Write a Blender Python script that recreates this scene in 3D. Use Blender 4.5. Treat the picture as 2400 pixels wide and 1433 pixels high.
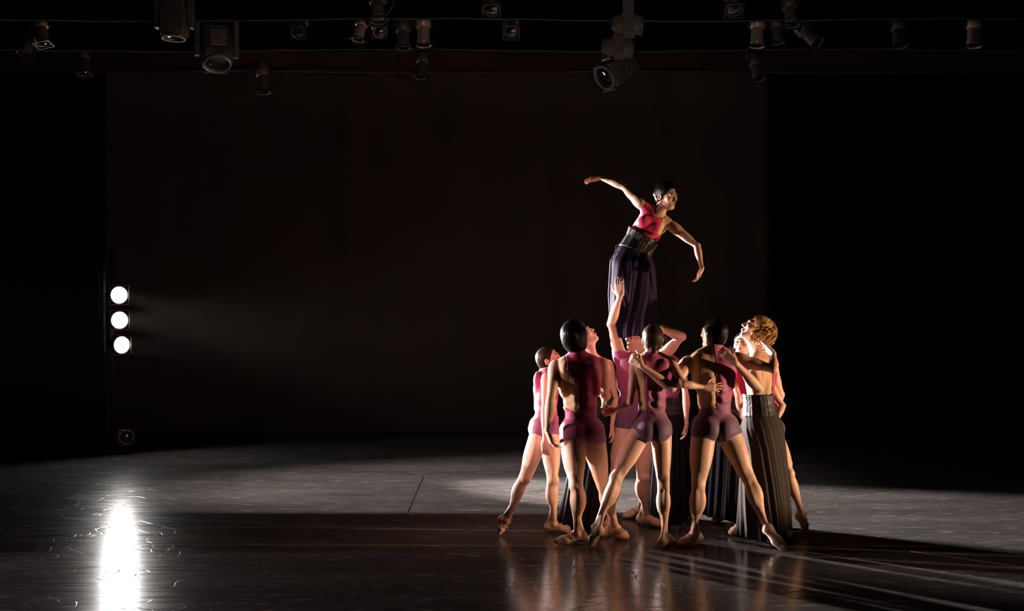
import bpy, bmesh, math, random
import numpy as np
from mathutils import Vector, Matrix

for o in list(bpy.data.objects):
    bpy.data.objects.remove(o)
scene = bpy.context.scene
COL = scene.collection

# ------------------------------------------------------------------ camera
FPX, CX, CY, CAMZ = 2837.0, 1200.0, 716.5, 1.87
cam_d = bpy.data.cameras.new('camera')
cam_d.sensor_width = 36.0
cam_d.lens = 36.0 * FPX / 2400.0
cam_d.clip_end = 200
cam = bpy.data.objects.new('camera', cam_d)
cam.location = (0, 0, CAMZ)
cam.rotation_euler = (math.radians(90), 0, 0)
COL.objects.link(cam)
scene.camera = cam

# ------------------------------------------------------------------ world, exposure
world = bpy.data.worlds.new('dark_stage_air')
scene.world = world
world.use_nodes = True
world.node_tree.nodes['Background'].inputs[0].default_value = (0.9, 0.75, 0.7, 1)
world.node_tree.nodes['Background'].inputs[1].default_value = 0.002
vs = scene.view_settings
vs.view_transform = 'Standard'
vs.look = 'None'
vs.exposure = 0.0
vs.gamma = 1.0
vs.use_curve_mapping = False


def v3(*a):
    return np.array(a, dtype=float)


def norm(a):
    a = np.asarray(a, float)
    return a / max(1e-9, np.linalg.norm(a))


def P(px, py, d):
    """the point of the stage seen at photo position px,py, d metres upstage of the camera"""
    return v3((px - CX) / FPX * d, d, CAMZ - (py - CY) / FPX * d)


def G(px, d, z):
    return v3((px - CX) / FPX * d, d, z)


# ------------------------------------------------------------------ lamps (framing spotlights of the stage)
def spot(name, loc, target, power, color, angle, radius=0.07, blend=0.25, cuts=()):
    """profile spotlight; cuts = shutter blades, each (point_a, point_b, kept_point): the blade's edge runs through a-b"""
    L = bpy.data.lights.new(name, 'SPOT')
    L.energy = power
    L.color = color
    L.spot_size = math.radians(angle)
    L.spot_blend = blend
    L.shadow_soft_size = radius
    o = bpy.data.objects.new(name, L)
    o.location = loc
    d = Vector(target) - Vector(loc)
    o.rotation_euler = d.to_track_quat('-Z', 'Y').to_euler()
    COL.objects.link(o)
    if cuts:
        L.use_nodes = True
        nt = L.node_tree
        em = nt.nodes['Emission']
        tc = nt.nodes.new('ShaderNodeTexCoord')
        rot = o.rotation_euler.to_matrix().inverted()
        prev = None
        for (a, b, keep, soft) in cuts:
            n = (Vector(a) - Vector(loc)).cross(Vector(b) - Vector(loc)).normalized()
            if n.dot(Vector(keep) - Vector(loc)) < 0:
                n = -n
            nl = rot @ n
            dot = nt.nodes.new('ShaderNodeVectorMath')
            dot.operation = 'DOT_PRODUCT'
            nt.links.new(tc.outputs['Normal'], dot.inputs[0])
            dot.inputs[1].default_value = nl
            mr = nt.nodes.new('ShaderNodeMapRange')
            mr.inputs[1].default_value = -soft
            mr.inputs[2].default_value = soft
            nt.links.new(dot.outputs['Value'], mr.inputs[0])
            if prev is None:
                prev = mr.outputs[0]
            else:
                mu = nt.nodes.new('ShaderNodeMath')
                mu.operation = 'MULTIPLY'
                nt.links.new(prev, mu.inputs[0])
                nt.links.new(mr.outputs[0], mu.inputs[1])
                prev = mu.outputs[0]
        nt.links.new(prev, em.inputs['Strength'])
    return o


WHITE = (1.0, 0.90, 0.86)
AMBER = (1.0, 0.65, 0.39)
ROSE = (1.0, 0.55, 0.52)
LENS_POWER = 140.0
HAZE_DENSITY = 0.00004
# upstage floor wash from the left wing, its downstage blade cutting along the stage
spot('wing_light_floor', (-11.0, 11.02, 3.9), (0.9, 12.8, 0.0), 20000, WHITE, 27, 0.08, 1.0,
     cuts=[((-4.57, 10.96, 0), (1.15, 10.86, 0), (0, 13, 0), 0.004), ((2.3, 10, 0), (1.9, 16, 0), (0, 12, 0), 0.035),
           ((-3.3, 10, 0), (-3.9, 16, 0), (0, 12, 0), 0.05)])
# dim fill lamp added to lift the downstage floor
spot('added_front_fill', (-9.0, 9.15, 3.0), (-0.5, 7.3, 0.0), 700, (1.0, .80, .78), 50, 0.08, 1.0,
     cuts=[((-4.0, 9.17, 0), (1.0, 9.17, 0), (0, 7, 0), 0.006), ((2.4, 6, 0), (2.4, 9, 0), (0, 7, 0), 0.05)])
# topmost stand lamp washing the floor to the right, with a slanting blade
spot('stand_light_floor', (-4.955, 15.35, 2.0), (4.1, 10.2, 0.0), 30000, WHITE, 23, 0.08, 0.6,
     cuts=[((1.15, 10.86, 0), (3.91, 9.24, 0), (3, 12, 0), 0.0015)])
# the two lower stand lamps on the dancers from upstage left
spot('stand_light_middle', (-4.95, 15.35, 1.68), (1.0, 9.8, 1.65), 30000, WHITE, 27, 0.1, 1.0,
     cuts=[((-.5, 9.0, 0.17), (2.2, 10.6, 0.17), (1, 9.8, 2), 0.008)])
spot('stand_light_lowest', (-4.92, 15.35, 1.37), (1.0, 9.8, 1.4), 11000, WHITE, 25, 0.1, 1.0,
     cuts=[((-.5, 9.0, 0.15), (2.2, 10.6, 0.15), (1, 9.8, 2), 0.008)])
# side light from the left wing, kept off the floor
spot('wing_light_left', (-7.0, 11.3, 1.5), (1.0, 9.8, 1.7), 7500, WHITE, 28, 0.1, 0.4,
     cuts=[((1.5, 9.0, 0.12), (1.5, 11.0, 0.12), (1.5, 10, 2), 0.01)])
spot('wing_light_left_rose', (-7.0, 9.4, 2.0), (1.0, 9.8, 1.3), 1500, ROSE, 26, 0.1, 0.4,
     cuts=[((1.5, 9.0, 0.2), (1.5, 11.0, 0.2), (1.5, 10, 2), 0.01)])
# faint fill lamp added to brighten the hanging lamps, masked off the stage below
spot('added_rig_fill', (0.5, 3.0, 2.4), (0.0, 12.0, 5.2), 180, (1.0, .86, .76), 62, 0.3, 1.0,
     cuts=[((-3, 10.0, 3.55), (3, 10.0, 3.55), (0, 10, 5), 0.01)])
# amber side light from the right wing
spot('wing_light_right', (7.6, 8.0, 0.85), (1.35, 9.7, 1.40), 2700, AMBER, 27, 0.12, 0.5,
     cuts=[((.6, 8.2, 0.12), (2.0, 10.6, 0.12), (1.3, 9.6, 2), 0.01)])


# ------------------------------------------------------------------ materials
def mat(name, color, rough=0.6, metal=0.0, spec=0.5, coat=0.0):
    m = bpy.data.materials.new(name)
    m.use_nodes = True
    b = m.node_tree.nodes['Principled BSDF']
    b.inputs['Base Color'].default_value = (*color, 1)
    b.inputs['Roughness'].default_value = rough
    b.inputs['Metallic'].default_value = metal
    b.inputs['Specular IOR Level'].default_value = spec
    b.inputs['Coat Weight'].default_value = coat
    return m


def nodes(m):
    nt = m.node_tree
    return nt, nt.nodes['Principled BSDF']


def add_noise(m, scale, c0, c1, bump=0.0, stretch=(1, 1, 1), detail=4, lo=0.35, hi=0.65, dist=0.01, rough=None):
    nt, b = nodes(m)
    tc = nt.nodes.new('ShaderNodeTexCoord')
    mp = nt.nodes.new('ShaderNodeMapping')
    mp.inputs['Scale'].default_value = stretch
    nz = nt.nodes.new('ShaderNodeTexNoise')
    nz.inputs['Scale'].default_value = scale
    nz.inputs['Detail'].default_value = detail
    nt.links.new(tc.outputs['Object'], mp.inputs[0])
    nt.links.new(mp.outputs[0], nz.inputs['Vector'])
    cr = nt.nodes.new('ShaderNodeValToRGB')
    cr.color_ramp.elements[0].position = lo
    cr.color_ramp.elements[1].position = hi
    cr.color_ramp.elements[0].color = (*c0, 1)
    cr.color_ramp.elements[1].color = (*c1, 1)
    nt.links.new(nz.outputs['Fac'], cr.inputs[0])
    nt.links.new(cr.outputs[0], b.inputs['Base Color'])
    if bump:
        bp = nt.nodes.new('ShaderNodeBump')
        bp.inputs['Strength'].default_value = bump
        bp.inputs['Distance'].default_value = dist
        nt.links.new(nz.outputs['Fac'], bp.inputs['Height'])
        nt.links.new(bp.outputs[0], b.inputs['Normal'])
    if rough:
        mr = nt.nodes.new('ShaderNodeMapRange')
        mr.inputs[3].default_value = rough[0]
        mr.inputs[4].default_value = rough[1]
        nt.links.new(nz.outputs['Fac'], mr.inputs[0])
        nt.links.new(mr.outputs[0], b.inputs['Roughness'])
    return m


def ombre(name, top, bottom, z0, z1):
    """dip-dyed stretch fabric: raspberry above, plum below (the dye, by height on the garment)"""
    m = mat(name, top, 0.62, spec=0.35)
    nt, b = nodes(m)
    tc = nt.nodes.new('ShaderNodeTexCoord')
    sp = nt.nodes.new('ShaderNodeSeparateXYZ')
    nt.links.new(tc.outputs['Object'], sp.inputs[0])
    mr = nt.nodes.new('ShaderNodeMapRange')
    mr.inputs[1].default_value = z0
    mr.inputs[2].default_value = z1
    nt.links.new(sp.outputs['Z'], mr.inputs[0])
    cr = nt.nodes.new('ShaderNodeValToRGB')
    cr.color_ramp.elements[0].color = (*bottom, 1)
    cr.color_ramp.elements[1].color = (*top, 1)
    nt.links.new(mr.outputs[0], cr.inputs[0])
    nt.links.new(cr.outputs[0], b.inputs['Base Color'])
    nz = nt.nodes.new('ShaderNodeTexNoise')
    nz.inputs['Scale'].default_value = 9
    mp = nt.nodes.new('ShaderNodeMapping')
    mp.inputs['Scale'].default_value = (1, 1, 4.5)
    mp.inputs['Rotation'].default_value = (0.2, 0.35, 0)
    nt.links.new(tc.outputs['Object'], mp.inputs[0])
    nt.links.new(mp.outputs[0], nz.inputs['Vector'])
    bp = nt.nodes.new('ShaderNodeBump')
    bp.inputs['Strength'].default_value = 0.35
    bp.inputs['Distance'].default_value = 0.012
    nt.links.new(nz.outputs['Fac'], bp.inputs['Height'])
    nt.links.new(bp.outputs[0], b.inputs['Normal'])
    b.inputs['Sheen Weight'].default_value = 0.25
    return m


def skin_mat(name, c):
    m = mat(name, c, 0.48, spec=0.4)
    add_noise(m, 14, tuple(x * 0.9 for x in c), tuple(min(1, x * 1.06) for x in c), 0.06, lo=0.3, hi=0.7)
    return m


SKIN = skin_mat('skin_fair', (0.60, 0.365, 0.275))
SKIN_T = skin_mat('skin_tan', (0.47, 0.27, 0.175))
NUDE = mat('nude_mesh_fabric', (0.47, 0.29, 0.17), 0.6, spec=0.25)
add_noise(NUDE, 7, (0.40, 0.24, 0.14), (0.54, 0.34, 0.20), 0.5, (3, 3, 0.6), lo=0.3, hi=0.7, dist=0.012)
RASP = ombre('raspberry_plum_jersey', (0.34, 0.060, 0.16), (0.105, 0.050, 0.105), 0.92, 1.28)
RASP_D = ombre('raspberry_jersey', (0.36, 0.022, 0.10), (0.20, 0.045, 0.12), 0.85, 1.10)
RASP_A = ombre('raspberry_bodice', (0.50, 0.010, 0.075), (0.50, 0.010, 0.075), 0, 1)
SLIP = mat('canvas_slipper', (0.52, 0.34, 0.25), 0.75)
SHOE_E = mat('slipper_elastic', (0.40, 0.25, 0.18), 0.8)
LEATHER = mat('black_leather', (0.02, 0.018, 0.018), 0.5, spec=0.3)
add_noise(LEATHER, 22, (0.006, 0.0055, 0.0055), (0.026, 0.024, 0.023), 0.7, lo=0.4, hi=0.7, dist=0.01, rough=(0.38, 0.62))
SKIRT_N = mat('navy_jersey_skirt', (0.013, 0.009, 0.024), 0.75, spec=0.3)
SKIRT_B = mat('black_chiffon', (0.009, 0.008, 0.011), 0.75, spec=0.3)
SKIRT_G = mat('charcoal_crepe', (0.036, 0.030, 0.026), 0.75, spec=0.3)
for _m in (SKIRT_N, SKIRT_B, SKIRT_G):
    _m.node_tree.nodes['Principled BSDF'].inputs['Specular IOR Level'].default_value = 0.06


def hair_mat(name, c, rough=0.42):
    m = mat(name, c, rough, spec=0.09)
    add_noise(m, 60, tuple(x * 0.55 for x in c), tuple(min(1, x * 1.5) for x in c), 0.5, (3, 3, 0.35), lo=0.3, hi=0.7,
              dist=0.004)
    return m


HAIR_K = hair_mat('hair_black', (0.0035, 0.003, 0.003), 0.34)
HAIR_B = hair_mat('hair_dark_brown', (0.028, 0.014, 0.008))
HAIR_G = hair_mat('hair_golden_brown', (0.34, 0.18, 0.065), 0.5)
HAIR_L = hair_mat('hair_light_brown', (0.024, 0.013, 0.006))
EYE_W = mat('eye_white', (0.7, 0.66, 0.62), 0.25)
EYE_D = mat('eye_iris', (0.02, 0.012, 0.008), 0.2)
LIP = mat('lip', (0.36, 0.12, 0.10), 0.4)
BROW = mat('eyebrow_hair', (0.02, 0.013, 0.01), 0.7)


# ------------------------------------------------------------------ objects
def link(o):
    COL.objects.link(o)
    return o


def mesh_obj(name, verts, faces, m, parent=None, base=None, smooth=True):
    verts = np.asarray(verts, dtype=np.float32)
    if base is not None:
        verts = verts - np.asarray(base, dtype=np.float32)
    me = bpy.data.meshes.new(name)
    if isinstance(faces, np.ndarray) and faces.ndim == 2:
        nf, w = faces.shape
        me.vertices.add(len(verts))
        me.vertices.foreach_set('co', verts.ravel())
        me.loops.add(nf * w)
        me.loops.foreach_set('vertex_index', faces.astype(np.int32).ravel())
        me.polygons.add(nf)
        me.polygons.foreach_set('loop_start', np.arange(0, nf * w, w, dtype=np.int32))
        me.update(calc_edges=True)
    else:
        me.from_pydata([tuple(map(float, v)) for v in verts], [], [tuple(f) for f in faces])
        me.update()
    if smooth:
        me.polygons.foreach_set('use_smooth', np.ones(len(me.polygons), dtype=bool))
    me.materials.append(m)
    o = link(bpy.data.objects.new(name, me))
    if parent is not None:
        o.parent = parent
    return o


def thing(name, label, cat, loc, group=None):
    o = link(bpy.data.objects.new(name, None))
    o.empty_display_size = 0.1
    o.location = tuple(map(float, loc))
    o['label'] = label
    o['category'] = cat
    if group:
        o['group'] = group
    return o


class MB:
    """collects boxes, tubes, lathes and lofts into one mesh"""

    def __init__(s):
        s.v, s.f = [], []

    def _add(s, v, f):
        n = len(s.v)
        s.v += [tuple(map(float, p)) for p in v]
        s.f += [tuple(i + n for i in q) for q in f]
        return s

    def box(s, c, size, R=None, taper=1.0):
        c = np.asarray(c, float)
        R = np.eye(3) if R is None else R
        hx, hy, hz = [x / 2 for x in size]
        v = []
        for z in (-1, 1):
            k = taper if z > 0 else 1.0
            for x, y in ((-1, -1), (1, -1), (1, 1), (-1, 1)):
                v.append(c + R @ v3(x * hx * k, y * hy * k, z * hz))
        return s._add(v, [(3, 2, 1, 0), (4, 5, 6, 7), (0, 1, 5, 4), (1, 2, 6, 5), (2, 3, 7, 6), (3, 0, 4, 7)])

    def lathe(s, a, axis, prof, n=20, cap=True):
        """prof: (distance along the axis, radius)"""
        a = np.asarray(a, float)
        w = norm(axis)
        u = norm(np.cross(w, v3(0, 0, 1) if abs(w[2]) < 0.9 else v3(1, 0, 0)))
        q = np.cross(w, u)
        v, f = [], []
        for (t, r) in prof:
            for i in range(n):
                th = 2 * math.pi * i / n
                v.append(a + w * t + (u * math.cos(th) + q * math.sin(th)) * r)
        for k in range(len(prof) - 1):
            for i in range(n):
                j = (i + 1) % n
                f.append((k * n + i, k * n + j, (k + 1) * n + j, (k + 1) * n + i))
        if cap:
            f.append(tuple(range(n - 1, -1, -1)))
            f.append(tuple((len(prof) - 1) * n + i for i in range(n)))
        return s._add(v, f)

    def tube(s, pts, r, n=8):
        pts = [np.asarray(p, float) for p in pts]
        v, f = [], []
        ref = v3(0.123, 0.31, 0.94)
        for k, p in enumerate(pts):
            t = norm(pts[min(k + 1, len(pts) - 1)] - pts[max(k - 1, 0)])
            u = norm(np.cross(t, ref))
            q = np.cross(t, u)
            rr = r[k] if hasattr(r, '__len__') else r
            for i in range(n):
                th = 2 * math.pi * i / n
                v.append(p + (u * math.cos(th) + q * math.sin(th)) * rr)
        for k in range(len(pts) - 1):
            for i in range(n):
                j = (i + 1) % n
                f.append((k * n + i, k * n + j, (k + 1) * n + j, (k + 1) * n + i))
        f.append(tuple(range(n - 1, -1, -1)))
        f.append(tuple((len(pts) - 1) * n + i for i in range(n)))
        return s._add(v, f)

    def build(s, name, m, parent=None, base=None, smooth=False, bevel=0.0):
        o = mesh_obj(name, s.v, s.f, m, parent, base, smooth)
        if bevel:
            b = o.modifiers.new('bevel', 'BEVEL')
            b.width = bevel
            b.segments = 2
            b.limit_method = 'ANGLE'
        return o


# ------------------------------------------------------------------ implicit surface modelling for the bodies
class Vol:
    def __init__(s, lo, hi, h):
        s.h = h
        s.lo = np.asarray(lo, float)
        s.n = np.ceil((np.asarray(hi, float) - s.lo) / h).astype(int) + 1
        s.d = np.full(tuple(s.n), 9.0, dtype=np.float32)
        s.ax = [(s.lo[i] + h * np.arange(s.n[i])).astype(np.float32) for i in range(3)]

    def sub(s, lo, hi):
        i0 = np.clip(np.floor((np.asarray(lo) - s.lo) / s.h).astype(int), 0, s.n)
        i1 = np.clip(np.ceil((np.asarray(hi) - s.lo) / s.h).astype(int) + 1, 0, s.n)
        if np.any(i1 <= i0):
            return None, None
        sl = tuple(slice(a, b) for a, b in zip(i0, i1))
        X = s.ax[0][sl[0]][:, None, None]
        Y = s.ax[1][sl[1]][None, :, None]
        Z = s.ax[2][sl[2]][None, None, :]
        return sl, (X, Y, Z)

    def put(s, prim, k=0.02, op='add'):
        lo, hi, fn = prim
        pad = k + 2.5 * s.h + 0.006
        sl, C = s.sub(lo - pad, hi + pad)
        if sl is None:
            return
        b = fn(*C).astype(np.float32)
        a = s.d[sl]
        if op == 'add':
            if k > 0:
                hh = np.maximum(k - np.abs(a - b), 0) / k
                s.d[sl] = np.minimum(a, b) - hh * hh * k * 0.25
            else:
                s.d[sl] = np.minimum(a, b)
        else:
            b = -b
            hh = np.maximum(k - np.abs(a - b), 0) / k
            s.d[sl] = np.maximum(a, b) + hh * hh * k * 0.25

    def grid(s):
        return s.ax[0][:, None, None], s.ax[1][None, :, None], s.ax[2][None, None, :]


def cone(a, b, ra, rb, flat=None, fs=1.0):
    """tapered capsule; flat = axis along which the section is scaled by fs"""
    a = np.asarray(a, float)
    b = np.asarray(b, float)
    ba = b - a
    L2 = max(1e-9, ba @ ba)
    R = max(ra, rb) * max(1.0, fs)
    lo = np.minimum(a, b) - R
    hi = np.maximum(a, b) + R

    def fn(X, Y, Z):
        x, y, z = X - a[0], Y - a[1], Z - a[2]
        t = np.clip((x * ba[0] + y * ba[1] + z * ba[2]) / L2, 0, 1)
        x = x - t * ba[0]
        y = y - t * ba[1]
        z = z - t * ba[2]
        q = x * x + y * y + z * z
        if flat is not None:
            w = x * flat[0] + y * flat[1] + z * flat[2]
            q = q + w * w * (1.0 / (fs * fs) - 1.0)
        return np.sqrt(q) - (ra + (rb - ra) * t)

    return lo, hi, fn


def chain(pts, rad, n=3):
    """one smooth tapered limb through several stations (hard union of short cones, so no swelling at the stations)"""
    pts = np.asarray(pts, float)
    rad = np.asarray(rad, float)
    m = len(pts)
    Q, R = [], []
    for i in range(m - 1):
        p0, p1, p2, p3 = [pts[min(max(j, 0), m - 1)] for j in (i - 1, i, i + 1, i + 2)]
        r0, r1, r2, r3 = [rad[min(max(j, 0), m - 1)] for j in (i - 1, i, i + 1, i + 2)]
        for k in range(n):
            t = k / n
            w = (-.5 * t + t * t - .5 * t ** 3, 1 - 2.5 * t * t + 1.5 * t ** 3, .5 * t + 2 * t * t - 1.5 * t ** 3, -.5 * t * t + .5 * t ** 3)
            Q.append(p0 * w[0] + p1 * w[1] + p2 * w[2] + p3 * w[3])
            R.append(r0 * w[0] + r1 * w[1] + r2 * w[2] + r3 * w[3])
    Q.append(pts[-1])
    R.append(rad[-1])
    Q, R = np.array(Q), np.array(R)
    lo = (Q - R[:, None]).min(0)
    hi = (Q + R[:, None]).max(0)
    a = Q[0]
    ba = Q[-1] - Q[0]
    L2 = max(1e-9, ba @ ba)
    tq = np.maximum.accumulate((Q - a) @ ba / L2)
    tt = np.linspace(0, 1, 257)
    T = np.array([np.interp(tt, tq, c) for c in (Q[:, 0], Q[:, 1], Q[:, 2], R)])
    ker = np.hanning(27)[1:-1]
    ker /= ker.sum()
    T = np.array([np.convolve(np.pad(c, 12, mode='reflect', reflect_type='odd'), ker, 'valid') for c in T]).astype(np.float32)

    def fn(X, Y, Z):
        t = np.clip(((X - a[0]) * ba[0] + (Y - a[1]) * ba[1] + (Z - a[2]) * ba[2]) / L2, 0, 1) * 256
        i = np.minimum(t.astype(np.int32), 255)
        w = t - i
        c = [T[k][i] * (1 - w) + T[k][i + 1] * w for k in range(4)]
        return np.sqrt((X - c[0]) ** 2 + (Y - c[1]) ** 2 + (Z - c[2]) ** 2) - c[3]
    return lo, hi, fn


def ell(c, axes, rad):
    """ellipsoid: axes = three unit vectors, rad = three radii"""
    c = np.asarray(c, float)
    A = np.array([norm(x) for x in axes])
    r = np.asarray(rad, float)
    e = np.sqrt(((A * r[:, None]) ** 2).sum(0))

    def fn(X, Y, Z):
        x, y, z = X - c[0], Y - c[1], Z - c[2]
        k0 = 0
        k1 = 0
        for i in range(3):
            q = (x * A[i, 0] + y * A[i, 1] + z * A[i, 2]) / r[i]
            k0 = k0 + q * q
            k1 = k1 + (q / r[i]) ** 2
        k0 = np.sqrt(k0)
        return k0 * (k0 - 1.0) / np.sqrt(k1 + 1e-12)

    return c - e, c + e, fn


def cut(prim, p, n):
    """keeps the side of the plane (p, n) where n points away from"""
    lo, hi, fn = prim
    n = norm(n)
    p = np.asarray(p, float)
    return lo, hi, (lambda X, Y, Z: np.maximum(fn(X, Y, Z), (X - p[0]) * n[0] + (Y - p[1]) * n[1] + (Z - p[2]) * n[2]))


def nets(d, lo, h, smooth=1):
    s = d < 0
    c = np.zeros(tuple(x - 1 for x in d.shape), dtype=np.uint8)
    for i in (0, 1):
        for j in (0, 1):
            for k in (0, 1):
                c += s[i:s.shape[0] - 1 + i, j:s.shape[1] - 1 + j, k:s.shape[2] - 1 + k]
    act = (c > 0) & (c < 8)
    ijk = np.argwhere(act)
    idx = np.full(act.shape, -1, dtype=np.int32)
    idx[act] = np.arange(len(ijk))
    I, J, K = ijk.T
    val = {}
    for i in (0, 1):
        for j in (0, 1):
            for k in (0, 1):
                val[i, j, k] = d[I + i, J + j, K + k]
    acc = np.zeros((len(ijk), 3))
    cnt = np.zeros(len(ijk))
    for a in list(val):
        for ax in range(3):
            if a[ax] == 1:
                continue
            b = list(a)
            b[ax] = 1
            b = tuple(b)
            va, vb = val[a], val[b]
            m = (va < 0) != (vb < 0)
            t = np.where(m, va / np.where(m, va - vb, 1), 0)
            q = np.tile(np.array(a, float), (len(ijk), 1))
            q[:, ax] += t
            acc += q * m[:, None]
            cnt += m
    verts = np.asarray(lo) + (ijk + acc / np.maximum(cnt, 1)[:, None]) * h
    faces = []
    for ax in range(3):
        o1, o2 = [(1, 2), (2, 0), (0, 1)][ax]
        sa = [slice(None)] * 3
        sb = [slice(None)] * 3
        sa[ax] = slice(0, -1)
        sb[ax] = slice(1, None)
        A = s[tuple(sa)]
        B = s[tuple(sb)]
        e = np.argwhere(A != B)
        e = e[(e[:, o1] > 0) & (e[:, o2] > 0) & (e[:, o1] < d.shape[o1] - 1) & (e[:, o2] < d.shape[o2] - 1)]
        ins = A[e[:, 0], e[:, 1], e[:, 2]]
        q = []
        for (p1, p2) in ((1, 1), (0, 1), (0, 0), (1, 0)):
            w = e.copy()
            w[:, o1] -= p1
            w[:, o2] -= p2
            q.append(idx[w[:, 0], w[:, 1], w[:, 2]])
        q = np.stack(q, 1)
        q[~ins] = q[~ins][:, ::-1]
        faces.append(q)
    faces = np.concatenate(faces)
    faces = faces[(faces >= 0).all(1)]
    for _ in range(smooth):
        acc = np.zeros_like(verts)
        cnt = np.zeros(len(verts))
        for k in range(4):
            a, b = faces[:, k], faces[:, (k + 1) % 4]
            for x, y in ((a, b), (b, a)):
                for j in range(3):
                    acc[:, j] += np.bincount(x, verts[y, j], len(verts))
                cnt += np.bincount(x, None, len(verts))
        verts = verts * 0.5 + 0.5 * acc / np.maximum(cnt, 1)[:, None]
    # settle the vertices back onto the exact surface
    lo = np.asarray(lo, float)
    top = np.array(d.shape) - 2

    def sample(p):
        g = (p - lo) / h
        i = np.clip(np.floor(g).astype(int), 0, top)
        t = np.clip(g - i, 0, 1)
        r = 0
        for a in (0, 1):
            for b in (0, 1):
                for c_ in (0, 1):
                    w = (t[:, 0] if a else 1 - t[:, 0]) * (t[:, 1] if b else 1 - t[:, 1]) * (t[:, 2] if c_ else 1 - t[:, 2])
                    r = r + w * np.clip(d[i[:, 0] + a, i[:, 1] + b, i[:, 2] + c_], -3 * h, 3 * h)
        return r
    e = .9 * h
    g = np.stack([sample(verts + e * np.eye(3)[k]) - sample(verts - e * np.eye(3)[k]) for k in range(3)], 1) / (2 * e)
    g2 = np.maximum((g * g).sum(1), .3)
    step = np.clip(sample(verts) / g2, -.4 * h, .4 * h)
    verts = verts - g * step[:, None]
    return verts, faces


def frame(f, u):
    """right, forward, up from a forward vector and an up hint"""
    f = norm(f)
    r = norm(np.cross(f, u))
    return r, f, np.cross(r, f)


# ------------------------------------------------------------------ setting
def struct(o):
    o['kind'] = 'structure'
    return o


def floor_material():
    m = mat('dance_floor_vinyl', (0.06, 0.055, 0.053), 0.22)
    nt, b = nodes(m)
    N = nt.nodes.new
    tc = N('ShaderNodeTexCoord')

    def noise(scale, st, detail=3, rot=0.0, rough=.5):
        mp = N('ShaderNodeMapping')
        mp.inputs['Scale'].default_value = st
        mp.inputs['Rotation'].default_value = (0, 0, rot)
        nz = N('ShaderNodeTexNoise')
        nz.inputs['Scale'].default_value = scale
        nz.inputs['Detail'].default_value = detail
        nz.inputs['Roughness'].default_value = rough
        nt.links.new(tc.outputs['Object'], mp.inputs[0])
        nt.links.new(mp.outputs[0], nz.inputs['Vector'])
        return nz.outputs['Fac']

    def ramp(x, a, b_, c0=0.0, c1=1.0):
        r = N('ShaderNodeMapRange')
        for i, v in enumerate((a, b_, c0, c1)):
            r.inputs[i + 1].default_value = v
        nt.links.new(x, r.inputs[0])
        return r.outputs[0]

    def math_(op, a, b_=None, v=0.0):
        n = N('ShaderNodeMath')
        n.operation = op
        nt.links.new(a, n.inputs[0])
        if b_ is not None:
            nt.links.new(b_, n.inputs[1])
        else:
            n.inputs[1].default_value = v
        return n.outputs[0]

    def lines(scale, st, w, rot=0.0):
        x = math_('SUBTRACT', noise(scale, st, 1.0, rot), None, .5)
        return ramp(math_('ABSOLUTE', x), 0, w, 1.0, 0.0)
    # worn streaks along the rolls and short pale scuffs
    broad = ramp(noise(1.6, (.35, 1.4, 1), 5), .35, .7)
    scuff = ramp(noise(5.0, (.7, 3.4, 1), 7, .06, .72), .54, .70)
    speck = ramp(noise(9.0, (.6, 2.6, 1), 2, -.1), .66, .72)
    mix = N('ShaderNodeMix')
    mix.data_type = 'RGBA'
    mix.inputs[6].default_value = (.060, .055, .052, 1)
    mix.inputs[7].default_value = (.105, .098, .094, 1)
    nt.links.new(broad, mix.inputs[0])
    mix2 = N('ShaderNodeMix')
    mix2.data_type = 'RGBA'
    nt.links.new(math_('MULTIPLY', math_('MAXIMUM', scuff, speck), None, .75), mix2.inputs[0])
    nt.links.new(mix.outputs[2], mix2.inputs[6])
    mix2.inputs[7].default_value = (.30, .285, .27, 1)
    nt.links.new(mix2.outputs[2], b.inputs['Base Color'])
    # curling shoe scratches
    sc_ = math_('MULTIPLY', lines(2.2, (1, 1, 1), .010), ramp(noise(1.1, (1, 1, 1), 2), .48, .56))
    sc2 = math_('MULTIPLY', lines(4.5, (1, .8, 1), .012, .7), ramp(noise(1.7, (1, 1, 1), 2, 1.0), .50, .58))
    scr = math_('MAXIMUM', sc_, sc2)
    rg = ramp(noise(5.0, (.5, 3.5, 1), 5), .3, .75, .17, .25)
    nt.links.new(rg, b.inputs['Roughness'])
    hgt = math_('ADD', math_('MULTIPLY', noise(9.0, (.4, 2.2, 1), 4), None, .25), math_('MULTIPLY', scr, None, -1.1))
    bp = N('ShaderNodeBump')
    bp.inputs['Strength'].default_value = 0.2
    bp.inputs['Distance'].default_value = 0.004
    nt.links.new(hgt, bp.inputs['Height'])
    nt.links.new(bp.outputs[0], b.inputs['Normal'])
    return m


FLOOR = floor_material()
BLACK = mat('black_paint', (0.010, 0.009, 0.009), 0.9, spec=0.2)
VELVET = mat('black_serge_curtain', (0.0020, 0.0020, 0.0026), 0.95, spec=0.06)
DROP = mat('backdrop_brown_black_cloth', (0.040, 0.026, 0.022), 0.95, spec=0.15)
add_noise(DROP, 1.2, (0.070, 0.056, 0.045), (0.092, 0.074, 0.060), lo=.3, hi=.7)
BORDER_R = mat('border_maroon_cloth', (0.040, 0.016, 0.012), 0.95, spec=0.15)
add_noise(BORDER_R, 0.8, (0.018, 0.010, 0.008), (0.036, 0.014, 0.010), lo=.35, hi=.65, stretch=(.6, 1, 2))
HEM_LIT = mat('curtain_hem_lit_edge', (0.10, 0.095, 0.09), 0.8)  # pale tone stands for light caught along the curtain hems
TAPE = mat('clear_floor_tape', (0.26, 0.25, 0.24), 0.2)
HOUSING = mat('charcoal_lamp_housing', (0.10, 0.090, 0.082), 0.42, spec=0.5)
add_noise(HOUSING, 30, (0.085, 0.076, 0.070), (0.12, 0.108, 0.098), 0.05)
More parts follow.
